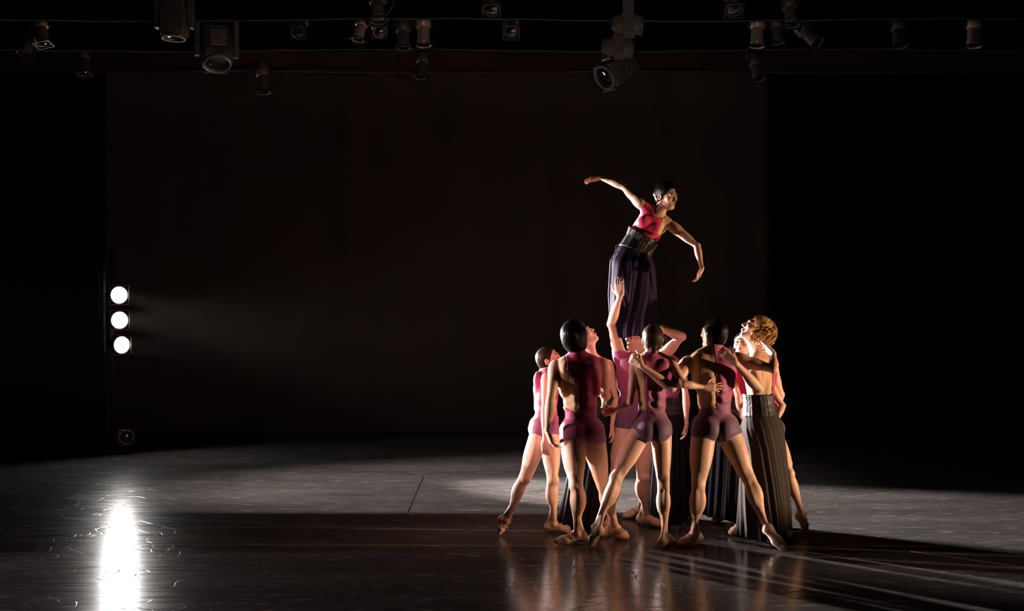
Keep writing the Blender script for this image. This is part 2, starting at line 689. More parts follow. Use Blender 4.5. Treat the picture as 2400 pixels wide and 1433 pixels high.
STEEL_LIT = mat('lamp_steel_copper_lit', (0.50, 0.38, 0.30), 0.38, metal=0.35)  # copper tone puts the amber light on the lamp bodies into their colour
PIPE = mat('black_steel_pipe', (0.03, 0.03, 0.03), 0.45, metal=0.5)
GLASSD = mat('dark_lens_glass', (0.01, 0.012, 0.012), 0.06, spec=0.8)
CABLE = mat('black_rubber_cable', (0.05, 0.05, 0.055), 0.5)
LENS_ON = bpy.data.materials.new('lit_lamp_lens')
LENS_ON.use_nodes = True
_nt = LENS_ON.node_tree
_nt.nodes.remove(_nt.nodes['Principled BSDF'])
_em = _nt.nodes.new('ShaderNodeEmission')
_em.inputs[0].default_value = (1, 0.97, 0.93, 1)
_em.inputs[1].default_value = LENS_POWER
_nt.links.new(_em.outputs[0], _nt.nodes['Material Output'].inputs[0])

fl = struct(MB().box((0, 11, -.05), (30, 18, .1)).build('floor', FLOOR))
struct(MB().box((0, 19.1, 4.5), (30, .2, 9.4)).build('wall_back', BLACK))
struct(MB().box((-15.1, 11, 4.5), (.2, 18, 9.4)).build('wall_left', BLACK))
struct(MB().box((15.1, 11, 4.5), (.2, 18, 9.4)).build('wall_right', BLACK))
struct(MB().box((0, 11, 9.3), (30, 18, .2)).build('ceiling', BLACK))


def curtain(name, label, x0, x1, d, z0, z1, m, seed, amp=.05, wl=.35, hem=None):
    rng = np.random.RandomState(seed)
    n = max(12, int((x1 - x0) / wl * 9))
    xs = np.linspace(x0, x1, n)
    ph = rng.rand(3) * 6
    w = amp * (np.sin(xs * 6.28 / wl + ph[0] + 1.2 * np.sin(xs * 1.7 + ph[1])) + .4 * np.sin(xs * 11.3 + ph[2]))
    zs = np.linspace(z0, z1, 4)
    v = []
    for z in zs:
        for x, y in zip(xs, w):
            v.append((x, d + y, z + (.012 * math.sin(x * 1.3 + ph[0]) if z == z0 else 0)))
    f = []
    for k in range(3):
        for i in range(n - 1):
            f.append((k * n + i, k * n + i + 1, (k + 1) * n + i + 1, (k + 1) * n + i))
    o = mesh_obj(name, v, f, m)
    sm = o.modifiers.new('thickness', 'SOLIDIFY')
    sm.thickness = .01
    o['label'] = label
    o['category'] = 'curtain'
    if hem is not None:
        pts = [v3(x, d + y - .012, z0 + .012 * math.sin(x * 1.3 + ph[0]) + .006) for x, y in zip(xs, w)]
        MB().tube(pts, .006, 4).build('hem_lit_edge', hem, o, None, True)  # pale cord that paints the hem's lit edge
    return o


def zz(py, d):
    return CAMZ - (py - CY) / FPX * d


curtain('backdrop_curtain', 'brown black backdrop cloth hanging across the rear of the stage', -6.6, 3.75, 17.6, .03, 8.8, DROP, 1, .02, .9)
curtain('border_curtain', 'foremost black border curtain, its hem highest in the picture', -9.5, 9.5, 10.9, zz(49, 10.9), 9.1, VELVET, 2, .012, .9, HEM_LIT)
curtain('border_curtain', 'middle black border curtain behind the first row of hanging lamps', -9.5, 9.5, 13.0, zz(120, 13.0), 9.1, VELVET, 3, .012, .9, HEM_LIT)
curtain('border_curtain', 'rearmost reddish border curtain hanging lowest above the backdrop', -9.5, 9.5, 15.2, zz(171, 15.2), 9.1, BORDER_R, 4, .012, .9, HEM_LIT)
curtain('wing_curtain', 'black wing curtain at the rear left beside the lit lamp stand', -8.6, -5.16, 15.35, .03, 9.0, VELVET, 5, .05, .4)
curtain('wing_curtain', 'black wing curtain at the rear right edge of the backdrop', 3.42, 7.4, 16.2, .03, 9.0, VELVET, 6, .05, .4)
curtain('wing_curtain', 'black wing curtain halfway down the right side of the stage', 5.35, 8.6, 12.6, .03, 9.0, VELVET, 7, .05, .4)


def floor_tape(label, a, b, w=.025):
    a, b = v3(*a), v3(*b)
    t = norm(b - a)
    n = v3(-t[1], t[0], 0)
    m = MB()
    m.box((a + b) / 2 + v3(0, 0, .0006), (np.linalg.norm(b - a), w, .0012), np.array([t, n, v3(0, 0, 1)]).T)
    o = m.build('floor_tape', TAPE)
    o['label'] = label
    o['category'] = 'tape'
    return o


def fp(px, py):
    d = FPX * CAMZ / (py - CY)
    return v3((px - CX) / FPX * d, d, 0)


floor_tape('pale seam tape running across the stage just behind the dancers feet', fp(300, 1232), fp(1330, 1246), .022)
floor_tape('pale seam tape running across the stage in line with the front feet', fp(300, 1275), fp(1340, 1281), .024)
floor_tape('thin slanting pale strip on the floor at the lower right edge', fp(2135, 1293), fp(2420, 1333), .016)  # narrow pale strip slanting across the floor
floor_tape('short dark seam on the lit floor left of the dancers', fp(992, 1118), fp(955, 1204), .012).data.materials[0] = PIPE


# ------------------------------------------------------------------ stage lamps
def rotm(f, up=(0, 0, 1)):
    r, f, u = frame(np.asarray(f, float), np.asarray(up, float))
    return np.array([r, f, u]).T            # columns right, forward, up


def pipe(label, d, z):
    o = MB().tube([v3(-9, d, z), v3(9, d, z)], .024, 10).build('lighting_pipe', PIPE, None, None, True)
    o['label'] = label
    o['category'] = 'pipe'


pipe('horizontal lighting pipe carrying the lamps before the first border', 10.35, 5.30)
pipe('horizontal lighting pipe carrying the lamps behind the first border', 11.9, 5.45)
pipe('horizontal lighting pipe carrying the lamps behind the second border', 14.2, 5.60)


def moving_head(label, px, py, d, w, aim, pz, group=None, length=1.45):
    """motorised lamp: base and clamp on the pipe, two yoke arms, tilting head with vents, bezel and lens"""
    C = P(px, py, d)
    t = thing('moving_head_light', label, 'stage light', C, group)
    base = C
    aim = norm(aim)
    R = rotm(aim)
    lat = norm(v3(aim[1], -aim[0], 0)) if abs(aim[2]) < .96 else v3(1, 0, 0)
    if abs(aim[2]) >= .96:
        R = rotm(aim, (0, 1, 0))
        R[:, 0] = lat
        R[:, 2] = np.cross(lat, aim)
    r, f, u = R.T
    zb = .36
    Ry = np.array([lat, np.cross(v3(0, 0, 1), lat), v3(0, 0, 1)]).T
    MB().box(C + v3(0, 0, zb + .06), (w * 1.12, w * .9, .13), Ry, .92).build('base', HOUSING, t, base, False, .012)
    top = pz - .02
    MB().box((C + v3(0, 0, zb + .12) + v3(C[0], C[1], top)) / 2, (.05, .04, max(.04, top - C[2] - zb - .1)), Ry).build('clamp', PIPE, t, base)
    for s in (-1, 1):
        m = MB()
        m.box(C + lat * s * w * .52 + v3(0, 0, .14), (.045, .10, .46), Ry, .85)
        for k in range(3):
            m.box(C + lat * s * w * .52 + lat * s * .024 + v3(0, 0, .02 + .11 * k), (.006, .06, .05), Ry)
        m.build('yoke_arm', HOUSING, t, base, False, .01)
    L = w * length
    # head: a boxy body narrowing to the rear, rounded front
    m = MB()
    secs = [(-.52, .26, .24), (-.40, .37, .33), (-.05, .42, .38), (.28, .43, .40), (.40, .40, .38)]
    v, fcs = [], []
    nn = 12
    for (y, a, b) in secs:
        for i in range(nn):
            th = 2 * math.pi * (i + .5) / nn
            cx, sx = math.cos(th), math.sin(th)
            k = 1.0 / max(abs(cx), abs(sx)) ** .72
            v.append(C + f * y * L + r * cx * k * a * w + u * sx * k * b * w)
    for k in range(len(secs) - 1):
        for i in range(nn):
            j = (i + 1) % nn
            fcs.append((k * nn + i, k * nn + j, (k + 1) * nn + j, (k + 1) * nn + i))
    fcs.append(tuple(range(nn - 1, -1, -1)))
    fcs.append(tuple((len(secs) - 1) * nn + i for i in range(nn)))
    m._add(v, fcs)
    hd = m.build('head', HOUSING, t, base, False, .008)
    for k in range(6):
        MB().box(C + f * (-.22 + .075 * k) * L + u * .405 * w, (.42 * w, .014, .012), R).build('vent_slat', STEEL_LIT, hd, base)
    MB().lathe(C + f * .38 * L, f, [(0, .40 * w), (.05 * L, .41 * w), (.09 * L, .385 * w), (.09 * L, .32 * w), (.03 * L, .31 * w)], 24,
               False).build('bezel', STEEL_LIT if False else HOUSING, t, base, True)
    MB().lathe(C + f * .41 * L, f, [(0, .32 * w), (.02 * L, .27 * w), (.035 * L, .15 * w), (.04 * L, .01 * w)], 24).build('lens', GLASSD, t, base, True)
    MB().box(C + f * .44 * L - u * .40 * w, (.62 * w, .05 * L, .05 * w), R).build('front_handle', HOUSING, t, base, False, .006)
    return t


def profile_spot(label, px, py, d, L, aim, pz, lit=False, group=None, metal=None, yoke=True, at=None):
    """ellipsoidal spotlight: finned lamp cap, barrel, lens tube with a gel frame, yoke and hook clamp"""
    C = P(px, py, d) if at is None else np.asarray(at, float)
    t = thing('profile_spotlight', label, 'stage light', C, group)
    aim = norm(aim)
    R = rotm(aim) if abs(aim[2]) < .96 else rotm(aim, (0, 1, 0))
    r, f, u = R.T
    mt = metal or HOUSING
    MB().lathe(C, f, [(-.52 * L, .10 * L), (-.50 * L, .16 * L), (-.30 * L, .19 * L), (-.22 * L, .21 * L), (-.02 * L, .21 * L), (0, .17 * L)], 18).build(
        'lamp_cap', mt, t, C, True)
    fn = MB()
    for k in range(5):
        fn.lathe(C + f * (-.46 + .05 * k) * L, f, [(0, .20 * L), (.014 * L, .20 * L)], 16)
    fn.build('cooling_fins', mt, t, C)
    b = MB().lathe(C, f, [(0, .15 * L), (.05 * L, .16 * L), (.36 * L, .18 * L), (.46 * L, .19 * L)], 20).build('barrel', mt, t, C, True)
    MB().lathe(C + f * .44 * L, f, [(0, .20 * L), (.02 * L, .215 * L), (.06 * L, .215 * L), (.06 * L, .19 * L), (.02 * L, .185 * L)], 20, False).build(
        'lens_rim', mt, t, C, True)
    g = MB()
    for s, a in ((-1, r), (1, r), (-1, u), (1, u)):
        g.box(C + f * .515 * L + a * s * .225 * L, (.03 * L if a is r else .48 * L, .012, .03 * L if a is u else .48 * L), R)
    g.build('gel_frame', PIPE, t, C)
    MB().lathe(C + f * .47 * L, f, [(0, .188 * L), (.02 * L, .15 * L), (.03 * L, .01 * L)], 24).build('lens', LENS_ON if lit else GLASSD, t, C, True)
    if yoke:
        zt = pz
        y0 = C - f * .08 * L
        arm = MB()
        for s in (-1, 1):
            arm.box(y0 + r * s * .245 * L + v3(0, 0, .14 * L), (.02, .035, .42 * L), np.eye(3))
        arm.box(y0 + v3(0, 0, .35 * L), (.51 * L, .035, .02), np.array([r, np.cross(v3(0, 0, 1), r), v3(0, 0, 1)]).T)
        arm.build('yoke', PIPE, t, C)
        top = max(zt - .02, y0[2] + .36 * L + .05)
        MB().tube([y0 + v3(0, 0, .35 * L), v3(y0[0], y0[1], top)], .016, 8).build('clamp', PIPE, t, C, True)
    return t


# thin stage haze filling the air
HAZE = bpy.data.materials.new('stage_haze')
HAZE.use_nodes = True
_nt = HAZE.node_tree
_nt.nodes.remove(_nt.nodes['Principled BSDF'])
_sc = _nt.nodes.new('ShaderNodeVolumeScatter')
_sc.inputs['Color'].default_value = (1, .93, .9, 1)
_sc.inputs['Density'].default_value = HAZE_DENSITY
_sc.inputs['Anisotropy'].default_value = .3
_nt.links.new(_sc.outputs[0], _nt.nodes['Material Output'].inputs['Volume'])
hz = MB().box((0, 13.4, 3.2), (18, 8.0, 6.3)).build('haze', HAZE)
hz['kind'] = 'stuff'
hz['label'] = 'thin stage haze in the air upstage'
hz['category'] = 'haze'

# lamp stand in the rear left wing, three lamps lit
BX, BY = (262 - CX) / FPX * 15.5, 15.5
st = thing('lamp_stand', 'tall black lamp stand in the rear left wing carrying the lit lamps', 'lamp stand', (BX, BY, 0))
MB().lathe((BX, BY, 0), (0, 0, 1), [(0, .26), (.03, .26), (.05, .2), (.06, .05)], 20).build('base_plate', PIPE, st, (BX, BY, 0), True)
MB().tube([v3(BX, BY, .05), v3(BX, BY, 2.6)], .024, 10).build('pole', PIPE, st, (BX, BY, 0), True)
for nm, py, px_ in (('topmost', 692, 279), ('middle', 751, 280), ('lowest', 809, 285)):
    q = P(px_, py, 15.42)
    ta = v3(.5, 8.2, 1.7) if nm != 'lowest' else v3(1.5, 9.0, 1.3)
    ax = norm(ta - q)
    profile_spot('%s of the three blazing lamps on the left wing stand' % nm, 0, 0, 0, .56, ax, 0, True, None, None, False, at=q - ax * .27)
    MB().tube([v3(BX, BY, q[2]), q - ax * .27 + v3(0, 0, -.02)], .018, 8).build('side_arm', PIPE, st, (BX, BY, 0), True)
q = P(287, 1022, 15.42)
ax = norm(v3(.6, -1, .02))
profile_spot('unlit low lamp near the floor at the foot of the left wing stand', 0, 0, 0, .42, ax, 0, False, None, STEEL_LIT, False, at=q)
MB().tube([v3(BX, BY, q[2]), q], .018, 8).build('side_arm', PIPE, st, (BX, BY, 0), True)

# lamps hanging before the first border
DN = v3(.05, -.1, -1)
moving_head('leftmost hanging moving lamp, face down with a pale curved rim', 409, 42, 10.35, .27, v3(-.02, -.05, -1), 5.30)
moving_head('uppermost boxy moving lamp of the right hand cluster', 1473, 58, 10.35, .19, v3(1, -.12, -.10), 5.30)
profile_spot('black spotlight above the small bright edged lamps left of centre', 885, 8, 10.35, .34, v3(.1, -.3, -1), 5.30)
profile_spot('spotlight just inside the upper edge of the picture near its middle', 1152, -6, 10.35, .34, v3(0, -.6, -.8), 5.30)
profile_spot('spotlight at the upper edge, right of the moving lamp cluster', 1715, -6, 10.35, .34, v3(0, -.6, -.8), 5.30)
profile_spot('dim spotlight on a tall yoke at upper right', 1851, 22, 10.35, .30, v3(.1, -.2, -1), 5.30)
# behind the first border
moving_head('large moving lamp at upper left tilted down, round lens showing', 508, 112, 11.9, .36, v3(.16, -.42, -.89), 5.45, length=1.2)
moving_head('second boxy moving lamp below the first in the right hand cluster', 1450, 112, 11.9, .22, v3(1, -.12, -.10), 5.45)
for lab, px_, py_, L_, ax_, mt_ in (
        ('small copper lit spotlight left of the centre, square front', 846, 62, .30, v3(-.2, -.3, -1), STEEL_LIT),
        ('flat fronted lamp beside the small copper lit spotlight', 884, 60, .30, v3(.25, -.75, -.55), STEEL_LIT),
        ('slim spotlight between the two centre left groups', 945, 76, .34, v3(.05, -.25, -1), HOUSING),
        ('bright steel spotlight pointing straight down left of centre', 992, 66, .36, v3(.05, -.1, -1), STEEL_LIT),
        ('far left spotlight with a thin bright edge', 97, 66, .34, v3(.2, -.2, -1), STEEL_LIT),
        ('dark low spotlight beside the far left one', 70, 92, .34, v3(-.3, -.3, -1), HOUSING),
        ('steel edged spotlight at upper right, nearer the middle', 1775, 68, .36, v3(-.05, -.1, -1), STEEL_LIT),
        ('narrow dark spotlight in the upper right group', 1820, 66, .30, v3(.1, -.1, -1), HOUSING),
        ('tilted spotlight on the right side of the upper right group', 1888, 76, .36, v3(.55, -.45, -.7), HOUSING),
        ('faint round lamp face hanging at upper right', 2105, 72, .34, v3(0, -.25, -1), HOUSING),
        ('steel edged spotlight hanging furthest right', 2282, 68, .36, v3(-.05, -.1, -1), STEEL_LIT),
        ('dark round lens hanging between left and centre lamps', 705, 56, .34, v3(0, -.75, -.65), HOUSING),
        ('dark round lens hanging right of the centre lamps', 1198, 56, .34, v3(0, -.75, -.65), HOUSING)):
    profile_spot(lab, px_, py_, 11.9, L_, ax_, 5.45, False, None, mt_)
# behind the second border
moving_head('lowest moving lamp of the right cluster, tilted with a round glass eye', 1446, 162, 14.2, .40, v3(-.68, -.50, -.53), 5.60, length=1.3)
profile_spot('dim spotlight under the red border at left', 197, 140, 14.2, .36, v3(.1, -.2, -1), 5.60)
profile_spot('dim spotlight hanging right of the large tilted moving lamp', 616, 180, 14.2, .40, v3(.1, -.2, -1), 5.60)
profile_spot('faint spotlight under the middle border near the centre', 990, 150, 14.2, .36, v3(-.2, -.4, -1), 5.60)
profile_spot('faint spotlight under the middle border at right', 1770, 155, 14.2, .36, v3(.2, -.4, -1), 5.60)
c = MB().tube([P(925, -12, 10.3), P(922, 10, 10.3), P(912, 28, 10.3), P(898, 40, 10.3), P(890, 44, 10.3)], .008, 6).build('cable', CABLE, None, None, True)
c['label'] = 'thin dark cable curving down beside the black spotlight'
c['category'] = 'cable'


# ------------------------------------------------------------------ people
def leg_prims(S, side, sc, R, male):
    """two lists of primitives (with blend radii): thigh, and the rest of the leg; and a list for the foot"""
    H, K, A, T = S['hip' + side], S['knee' + side], S['ank' + side], S['toe' + side]
    sg = 1 if side == 'r' else -1
    fd = norm(T - A)
    td = norm(K - H)
    sd = norm(A - K)
    fpel = S['Fp']
    fh = norm(fd - (fd @ sd) * sd) if abs(fd @ sd) < 0.93 else norm(S.get('shin' + side, fpel) - 0)
    kf = S.get('kf' + side)
    sf = kf if kf is not None else norm(0.5 * fh + 0.5 * fpel) if fh @ fpel > -0.2 else fpel
    sf = norm(sf - (sf @ sd) * sd)
    tf = norm(0.5 * sf + 0.5 * fpel)
    tf = norm(tf - (tf @ td) * td)
    tl = norm(np.cross(td, tf)) * -1
    if tl @ R < 0:
        tl = -tl
    sl = norm(np.cross(sd, sf)) * -1
    if sl @ R < 0:
        sl = -sl
    tl, sl = tl * sg, sl * sg          # outward
    Lt, Ls = np.linalg.norm(K - H), np.linalg.norm(A - K)
    gt = S.get('girth', 1.13 if male else 1.06)
    r = (lambda x: x * sc * (1.0 if male else 0.93))
    th = []

    def t_at(t, f=0, o=0):
        return H + td * Lt * t + tf * f * sc + tl * o * sc

    prof = [(-0.02, .088, -.008), (.2, .085, 0), (.42, .077, .004), (.65, .063, .003), (.85, .051, .002), (1.0, .047, 0)]
    th.append((chain([t_at(a[0], a[2]) for a in prof], [r(a[1]) * (gt if a[0] < .9 else 1) for a in prof]), .015))
    th.append((ell(t_at(.46, .028, .008), (tl, tf, td), (r(.060) * gt, r(.046) * gt, Lt * .36)), .03))
    th.append((ell(t_at(.80, .020, -.024), (tl, tf, td), (r(.027), r(.03), Lt * .15)), .03))
    th.append((ell(t_at(.45, -.030, .014), (tl, tf, td), (r(.046) * gt, r(.044) * gt, Lt * .36)), .03))
    th.append((ell(t_at(.48, -.028, -.022), (tl, tf, td), (r(.043) * gt, r(.044) * gt, Lt * .36)), .03))
    lo = []

    def s_at(t, f=0, o=0):
        return K + sd * Ls * t + sf * f * sc + sl * o * sc

    prof = [(0, .046, 0), (.13, .046, -.002), (.3, .050, -.006), (.48, .043, -.006), (.66, .033, -.003), (.84, .0275, 0),
            (1.0, .028, 0)]
    lo.append((chain([s_at(a[0], a[2]) for a in prof], [r(a[1]) * (gt if .2 < a[0] < .6 else 1) for a in prof]), .02))
    lo.append((ell(s_at(.29, -.026, -.024), (sl, sf, sd), (r(.036) * gt, r(.037) * gt, Ls * .235)), .02))
    lo.append((ell(s_at(.26, -.026, .022), (sl, sf, sd), (r(.034) * gt, r(.036) * gt, Ls * .215)), .02))
    lo.append((ell(K + sf * .030 * sc, (sl, sf, sd), (r(.028), r(.022), r(.034))), .025))
    lo.append((cone(t_at(.82, -.026, .030), s_at(.06, -.026, .030), r(.013), r(.011)), .03))
    lo.append((cone(t_at(.82, -.024, -.030), s_at(.06, -.026, -.028), r(.014), r(.011)), .03))
    # foot
    fo = []
    L = .245 * sc
    f = fd
    up = norm(sd * -1 + f * (sd @ f)) if abs(sd @ f) < 0.97 else norm(sf - (sf @ f) * f)
    if abs(sd @ f) > 0.8:
        up = norm(sf - (sf @ f) * f)
    la = np.cross(f, up)
    # f runs ankle->toe tip; find heel and sole below it
    def F_(x, u, o=0):
        return A + f * x * L + up * u * sc + la * o * sc
    tipd = np.linalg.norm(T - A)
    x1 = tipd / L
    heel = F_(-.16, -.045) if abs(sd @ f) <= 0.8 else F_(.05, -.048)
    fo.append((ell(heel, (la, f, up), (.030 * sc, .034 * sc, .032 * sc)), .02))
    fo.append((cone(A, heel, r(.03), r(.026)), .02))
    fo.append((cone(A + f * .01, F_(x1 * .55, -.002), r(.031), r(.025), la, 1.12), .02))
    fo.append((cone(heel, F_(x1 * .66, -.014), r(.026), r(.02), la, 1.25), .02))
    fo.append((cone(F_(x1 * .55, -.004), F_(x1 * .93, -.002), r(.024), r(.0145), la, 1.65), .016))
    fo.append((cone(F_(x1 * .7, -.004, .018), F_(x1 * .96, -.004, .012), r(.018), r(.013)), .014))
    fo.append((cone(s_at(.72, -.022), heel - f * .012, r(.015), r(.017)), .022))
    for o in (-1, 1):
        fo.append((ell(A + la * .026 * sc * o + up * .004, (la, f, up), (.014, .018, .02)), .014))
    S['foot' + side] = (A, f, up, la, x1 * L, heel)
    S['td' + side] = (td, Lt)
    return th, lo, fo


def hand_prims(W, d, n, right, sc, curl=(.25, .3, .2), spread=.06, thumb=.6, fist=False):
    d = norm(d)
    n = norm(n - (n @ d) * d)
    l = np.cross(d, n)
    ts = l if right else -l            # towards the thumb
    out = []
    pl = .088 * sc

    def pt(x, y, z=0):
        return W + d * x * sc + ts * y * sc + n * z * sc
    out.append((cone(pt(-.01, 0), pt(.03, 0), .021 * sc, .021 * sc, n, .75), .012))
    for y0, y1 in ((.018, .026), (.004, .009), (-.010, -.009), (-.02, -.026)):
        out.append((cone(pt(.012, y0), pt(.086, y1), .0145 * sc, .0125 * sc), .010))
    out.append((ell(pt(.035, .024, .008), (d, ts, n), (.034 * sc, .016 * sc, .015 * sc)), .012))
    out.append((ell(pt(.04, -.022, .006), (d, ts, n), (.036 * sc, .013 * sc, .013 * sc)), .012))

    def rot(v, ax, a):
        return v * math.cos(a) + np.cross(ax, v) * math.sin(a) + ax * (ax @ v) * (1 - math.cos(a))
    lens = (.070, .079, .073, .057)
    for i, (y1, Lf) in enumerate(zip((.026, .009, -.009, -.026), lens)):
        p = pt(.086, y1)
        v = norm(d + ts * (1.5 - i) * spread)
        ax = np.cross(v, n)
        ax = norm(ax)
        rr = [.0092, .0082, .0074, .0062]
        extra = .1 * i * curl[0]
        for j, fr in enumerate((.45, .30, .25)):
            v = rot(v, ax, curl[j] + (extra if j == 0 else 0))
            q = p + v * Lf * fr * sc
            out.append((cone(p, q, rr[j] * sc, rr[j + 1] * sc), .004))
            p = q
    # thumb leaves the side of the palm near its base
    p = pt(.022, .026, .006)
    v = norm(d * .75 + ts * thumb + n * .35)
    for j, (Lf, ra, rb) in enumerate(((.04, .0125, .0105), (.032, .0102, .009), (.026, .009, .0072))):
        q = p + v * Lf * sc
        out.append((cone(p, q, ra * sc, rb * sc), .006))
        p = q
        v = norm(v + d * .28 - ts * .12 + n * .08)
    return out


def arm_prims(S, side, sc, male):
    A, E, W = S['sh' + side], S['el' + side], S['wr' + side]
    ud, fdv = norm(E - A), norm(W - E)
    Lu, Lf = np.linalg.norm(E - A), np.linalg.norm(W - E)
    # biceps side: the side the forearm folds to, else the chest's front
    b = fdv - (fdv @ ud) * ud
    if np.linalg.norm(b) < .25:
        b = S['Fc'] - (S['Fc'] @ ud) * ud
    b = norm(b)
    o = np.cross(ud, b)
    k = sc * (1.0 if male else .80)
    up = []
    prof = [(-.03, .047), (.18, .047), (.45, .042), (.75, .036), (1.0, .033)]
    up.append((chain([A + ud * Lu * p[0] for p in prof], [p[1] * k for p in prof]), .012))
    up.append((ell(A + ud * Lu * .5 + b * .017 * k, (ud, b, o), (Lu * .27, .029 * k, .034 * k)), .02))
    up.append((ell(A + ud * Lu * .45 - b * .018 * k, (ud, b, o), (Lu * .32, .03 * k, .036 * k)), .02))
    up.append((ell(A + ud * Lu * .1, (ud, b, o), (.085 * k, .055 * k, .055 * k)), .03))
    fo = []
    b2 = norm(np.cross(o, fdv))
    prof = [(0, .033), (.2, .0385), (.42, .035), (.7, .027), (.9, .023), (1.0, .0225)]
    fo.append((chain([E + fdv * Lf * p[0] for p in prof], [p[1] * k for p in prof]), .012))
    fo.append((ell(E + fdv * Lf * .25 + o * .012 * k, (fdv, b2, o), (Lf * .26, .03 * k, .03 * k)), .02))
    fo.append((ell(E - ud * .0 - b * .014 * k, (ud, b, o), (.022 * k, .02 * k, .024 * k)), .015))
    return up, fo


def torso_prims(S, sc, male):
    Pm, N = S['P'], S['neck']
    R, U, F = S['Rp'], S['Up'], S['Fp']
    Rc, Uc, Fc = S['Rc'], S['Uc'], S['Fc']
    W = S['waist']
    C = S['chest']
    m = male
    o = []
    hw = .5 * np.linalg.norm(S['hipr'] - S['hipl'])
    o.append((ell(Pm + U * .035 * sc, (R, F, U), ((hw + (.062 if m else .07)) * sc, .098 * sc, .115 * sc)), .03))
    um = norm(U + Uc)
    rm = norm(R + Rc)
    fm = np.cross(um, rm)
    o.append((ell(W, (rm, fm, um), ((.128 if m else .108) * sc, (.088 if m else .078) * sc, .15 * sc)), .06))
    o.append((ell(C, (Rc, Fc, Uc), ((.150 if m else .128) * sc, (.108 if m else .094) * sc, .185 * sc)), .05))
    up = C + (N - C) * .52
    shw = .5 * np.linalg.norm(S['shr'] - S['shl'])
    o.append((ell(up, (Rc, Fc, Uc), ((.135 if m else .112) * sc, .085 * sc, .12 * sc)), .04))
    for s, sg in (('r', 1), ('l', -1)):
        sh = S['sh' + s]
        hip = S['hip' + s]
        o.append((cone(N - Uc * .055 * sc + Fc * .005, sh - Rc * sg * .012, (.055 if m else .044) * sc, (.046 if m else .037) * sc), .035))
        o.append((cone(N + Uc * .015 * sc - Fc * .012, N * .35 + sh * .65 + Uc * .012, .034 * sc, .026 * sc), .035))
        # gluteus
        gq = S.get('glute', 1.0)
        o.append((ell(hip - R * sg * .006 * sc - F * .048 * sc - U * .012 * sc, (norm(R + F * -.25 * sg), F, U),
                      (.078 * sc * gq, .082 * sc * gq, .098 * sc * gq)), .022))
        # shoulder blade, latissimus
        o.append((ell(C + Rc * sg * .078 * sc - Fc * .07 * sc + Uc * .075 * sc, (norm(Rc - Uc * .3 * sg), Fc, norm(Uc + Rc * .3 * sg)),
                      (.052 * sc, .032 * sc, .085 * sc)), .03))
        if m:
            o.append((ell(C + Rc * sg * .125 * sc - Fc * .025 * sc + Uc * .03 * sc, (Rc, Fc, norm(Uc + Rc * sg * .35)),
                          (.04 * sc, .06 * sc, .135 * sc)), .04))
            o.append((ell(C + Rc * sg * .07 * sc + Fc * .076 * sc + Uc * .07 * sc, (Rc, Fc, Uc), (.085 * sc, .030 * sc, .065 * sc)), .05))
        else:
            o.append((ell(C + Rc * sg * .062 * sc + Fc * .075 * sc + Uc * .03 * sc, (Rc, Fc, Uc), (.056 * sc, .05 * sc, .056 * sc)), .03))
        # erector muscles beside the spine
        o.append((cone(W + rm * sg * .035 * sc - fm * .062 * sc, C + Rc * sg * .04 * sc - Fc * .078 * sc, .028 * sc, .026 * sc), .03))
    sub = []
    sub.append((cone(Pm + U * .12 * sc - F * .125 * sc, W - fm * .112 * sc, .012, .014), .035))
    sub.append((cone(W - fm * .112 * sc, C - Fc * .130 * sc + Uc * .05 * sc, .014, .012), .035))
    sub.append((cone(Pm - U * .10 * sc - F * .155 * sc, Pm + U * .06 * sc - F * .150 * sc, .012, .010), .03))
    return o, sub


def head_prims(c, f, u, sc, male=True):
    r, f, u = frame(f, u)

    def p(x, y, z):
        return c + (r * x + f * y + u * z) * sc
    k = sc
    o = []
    o.append((ell(p(0, -.018, .035), (r, f, u), (.076 * k, .094 * k, .083 * k)), .0))
    j = 1.0 if male else .90
    o.append((ell(p(0, .022, -.028), (r, f, u), (.060 * k * j, .068 * k, .086 * k)), .03))
    o.append((ell(p(0, .066, -.094), (r, f, u), (.024 * k * j, .019 * k, .018 * k)), .025))
    for s in (-1, 1):
        o.append((cone(p(s * .052 * j, .0, -.06), p(s * .018, .066, -.098), .016 * k * j, .013 * k), .025))
        o.append((ell(p(s * .042, .066, -.022), (r, f, u), (.024 * k, .019 * k, .018 * k)), .02))
    o.append((ell(p(0, .080, .024), (r, f, u), (.050 * k, (.014 if male else .011) * k, .012 * k)), .016))
    sub = []
    for s in (-1, 1):
        sub.append((ell(p(s * .032, .101, .002), (r, f, u), (.018 * k, .014 * k, .0115 * k)), .012))
    o2 = []
    q = 1.0 if male else .80
    o2.append((cone(p(0, .089, .014), p(0, .098 + .013 * q, -.028), .0075 * k * q, .0108 * k * q), .012))
    for s in (-1, 1):
        o2.append((ell(p(s * .0115, .099, -.033), (r, f, u), (.0092 * k * q, .0105 * k * q, .0075 * k * q)), .008))
        o2.append((ell(p(s * .078, -.008, -.008), (norm(r + f * .3 * s), f, u), (.009 * k, .019 * k, .031 * k)), .006))
    o2.append((ell(p(0, .0905, -.056), (r, f, u), (.023 * k, .0105 * k, .0068 * k)), .006))
    o2.append((ell(p(0, .0885, -.069), (r, f, u), (.020 * k, .0105 * k, .0075 * k)), .006))
    sub2 = []
    for s in (-1, 1):
        sub2.append((ell(p(s * .087, -.004, -.006), (r, f, u), (.008 * k, .010 * k, .017 * k)), .005))
    return o, sub, o2, sub2


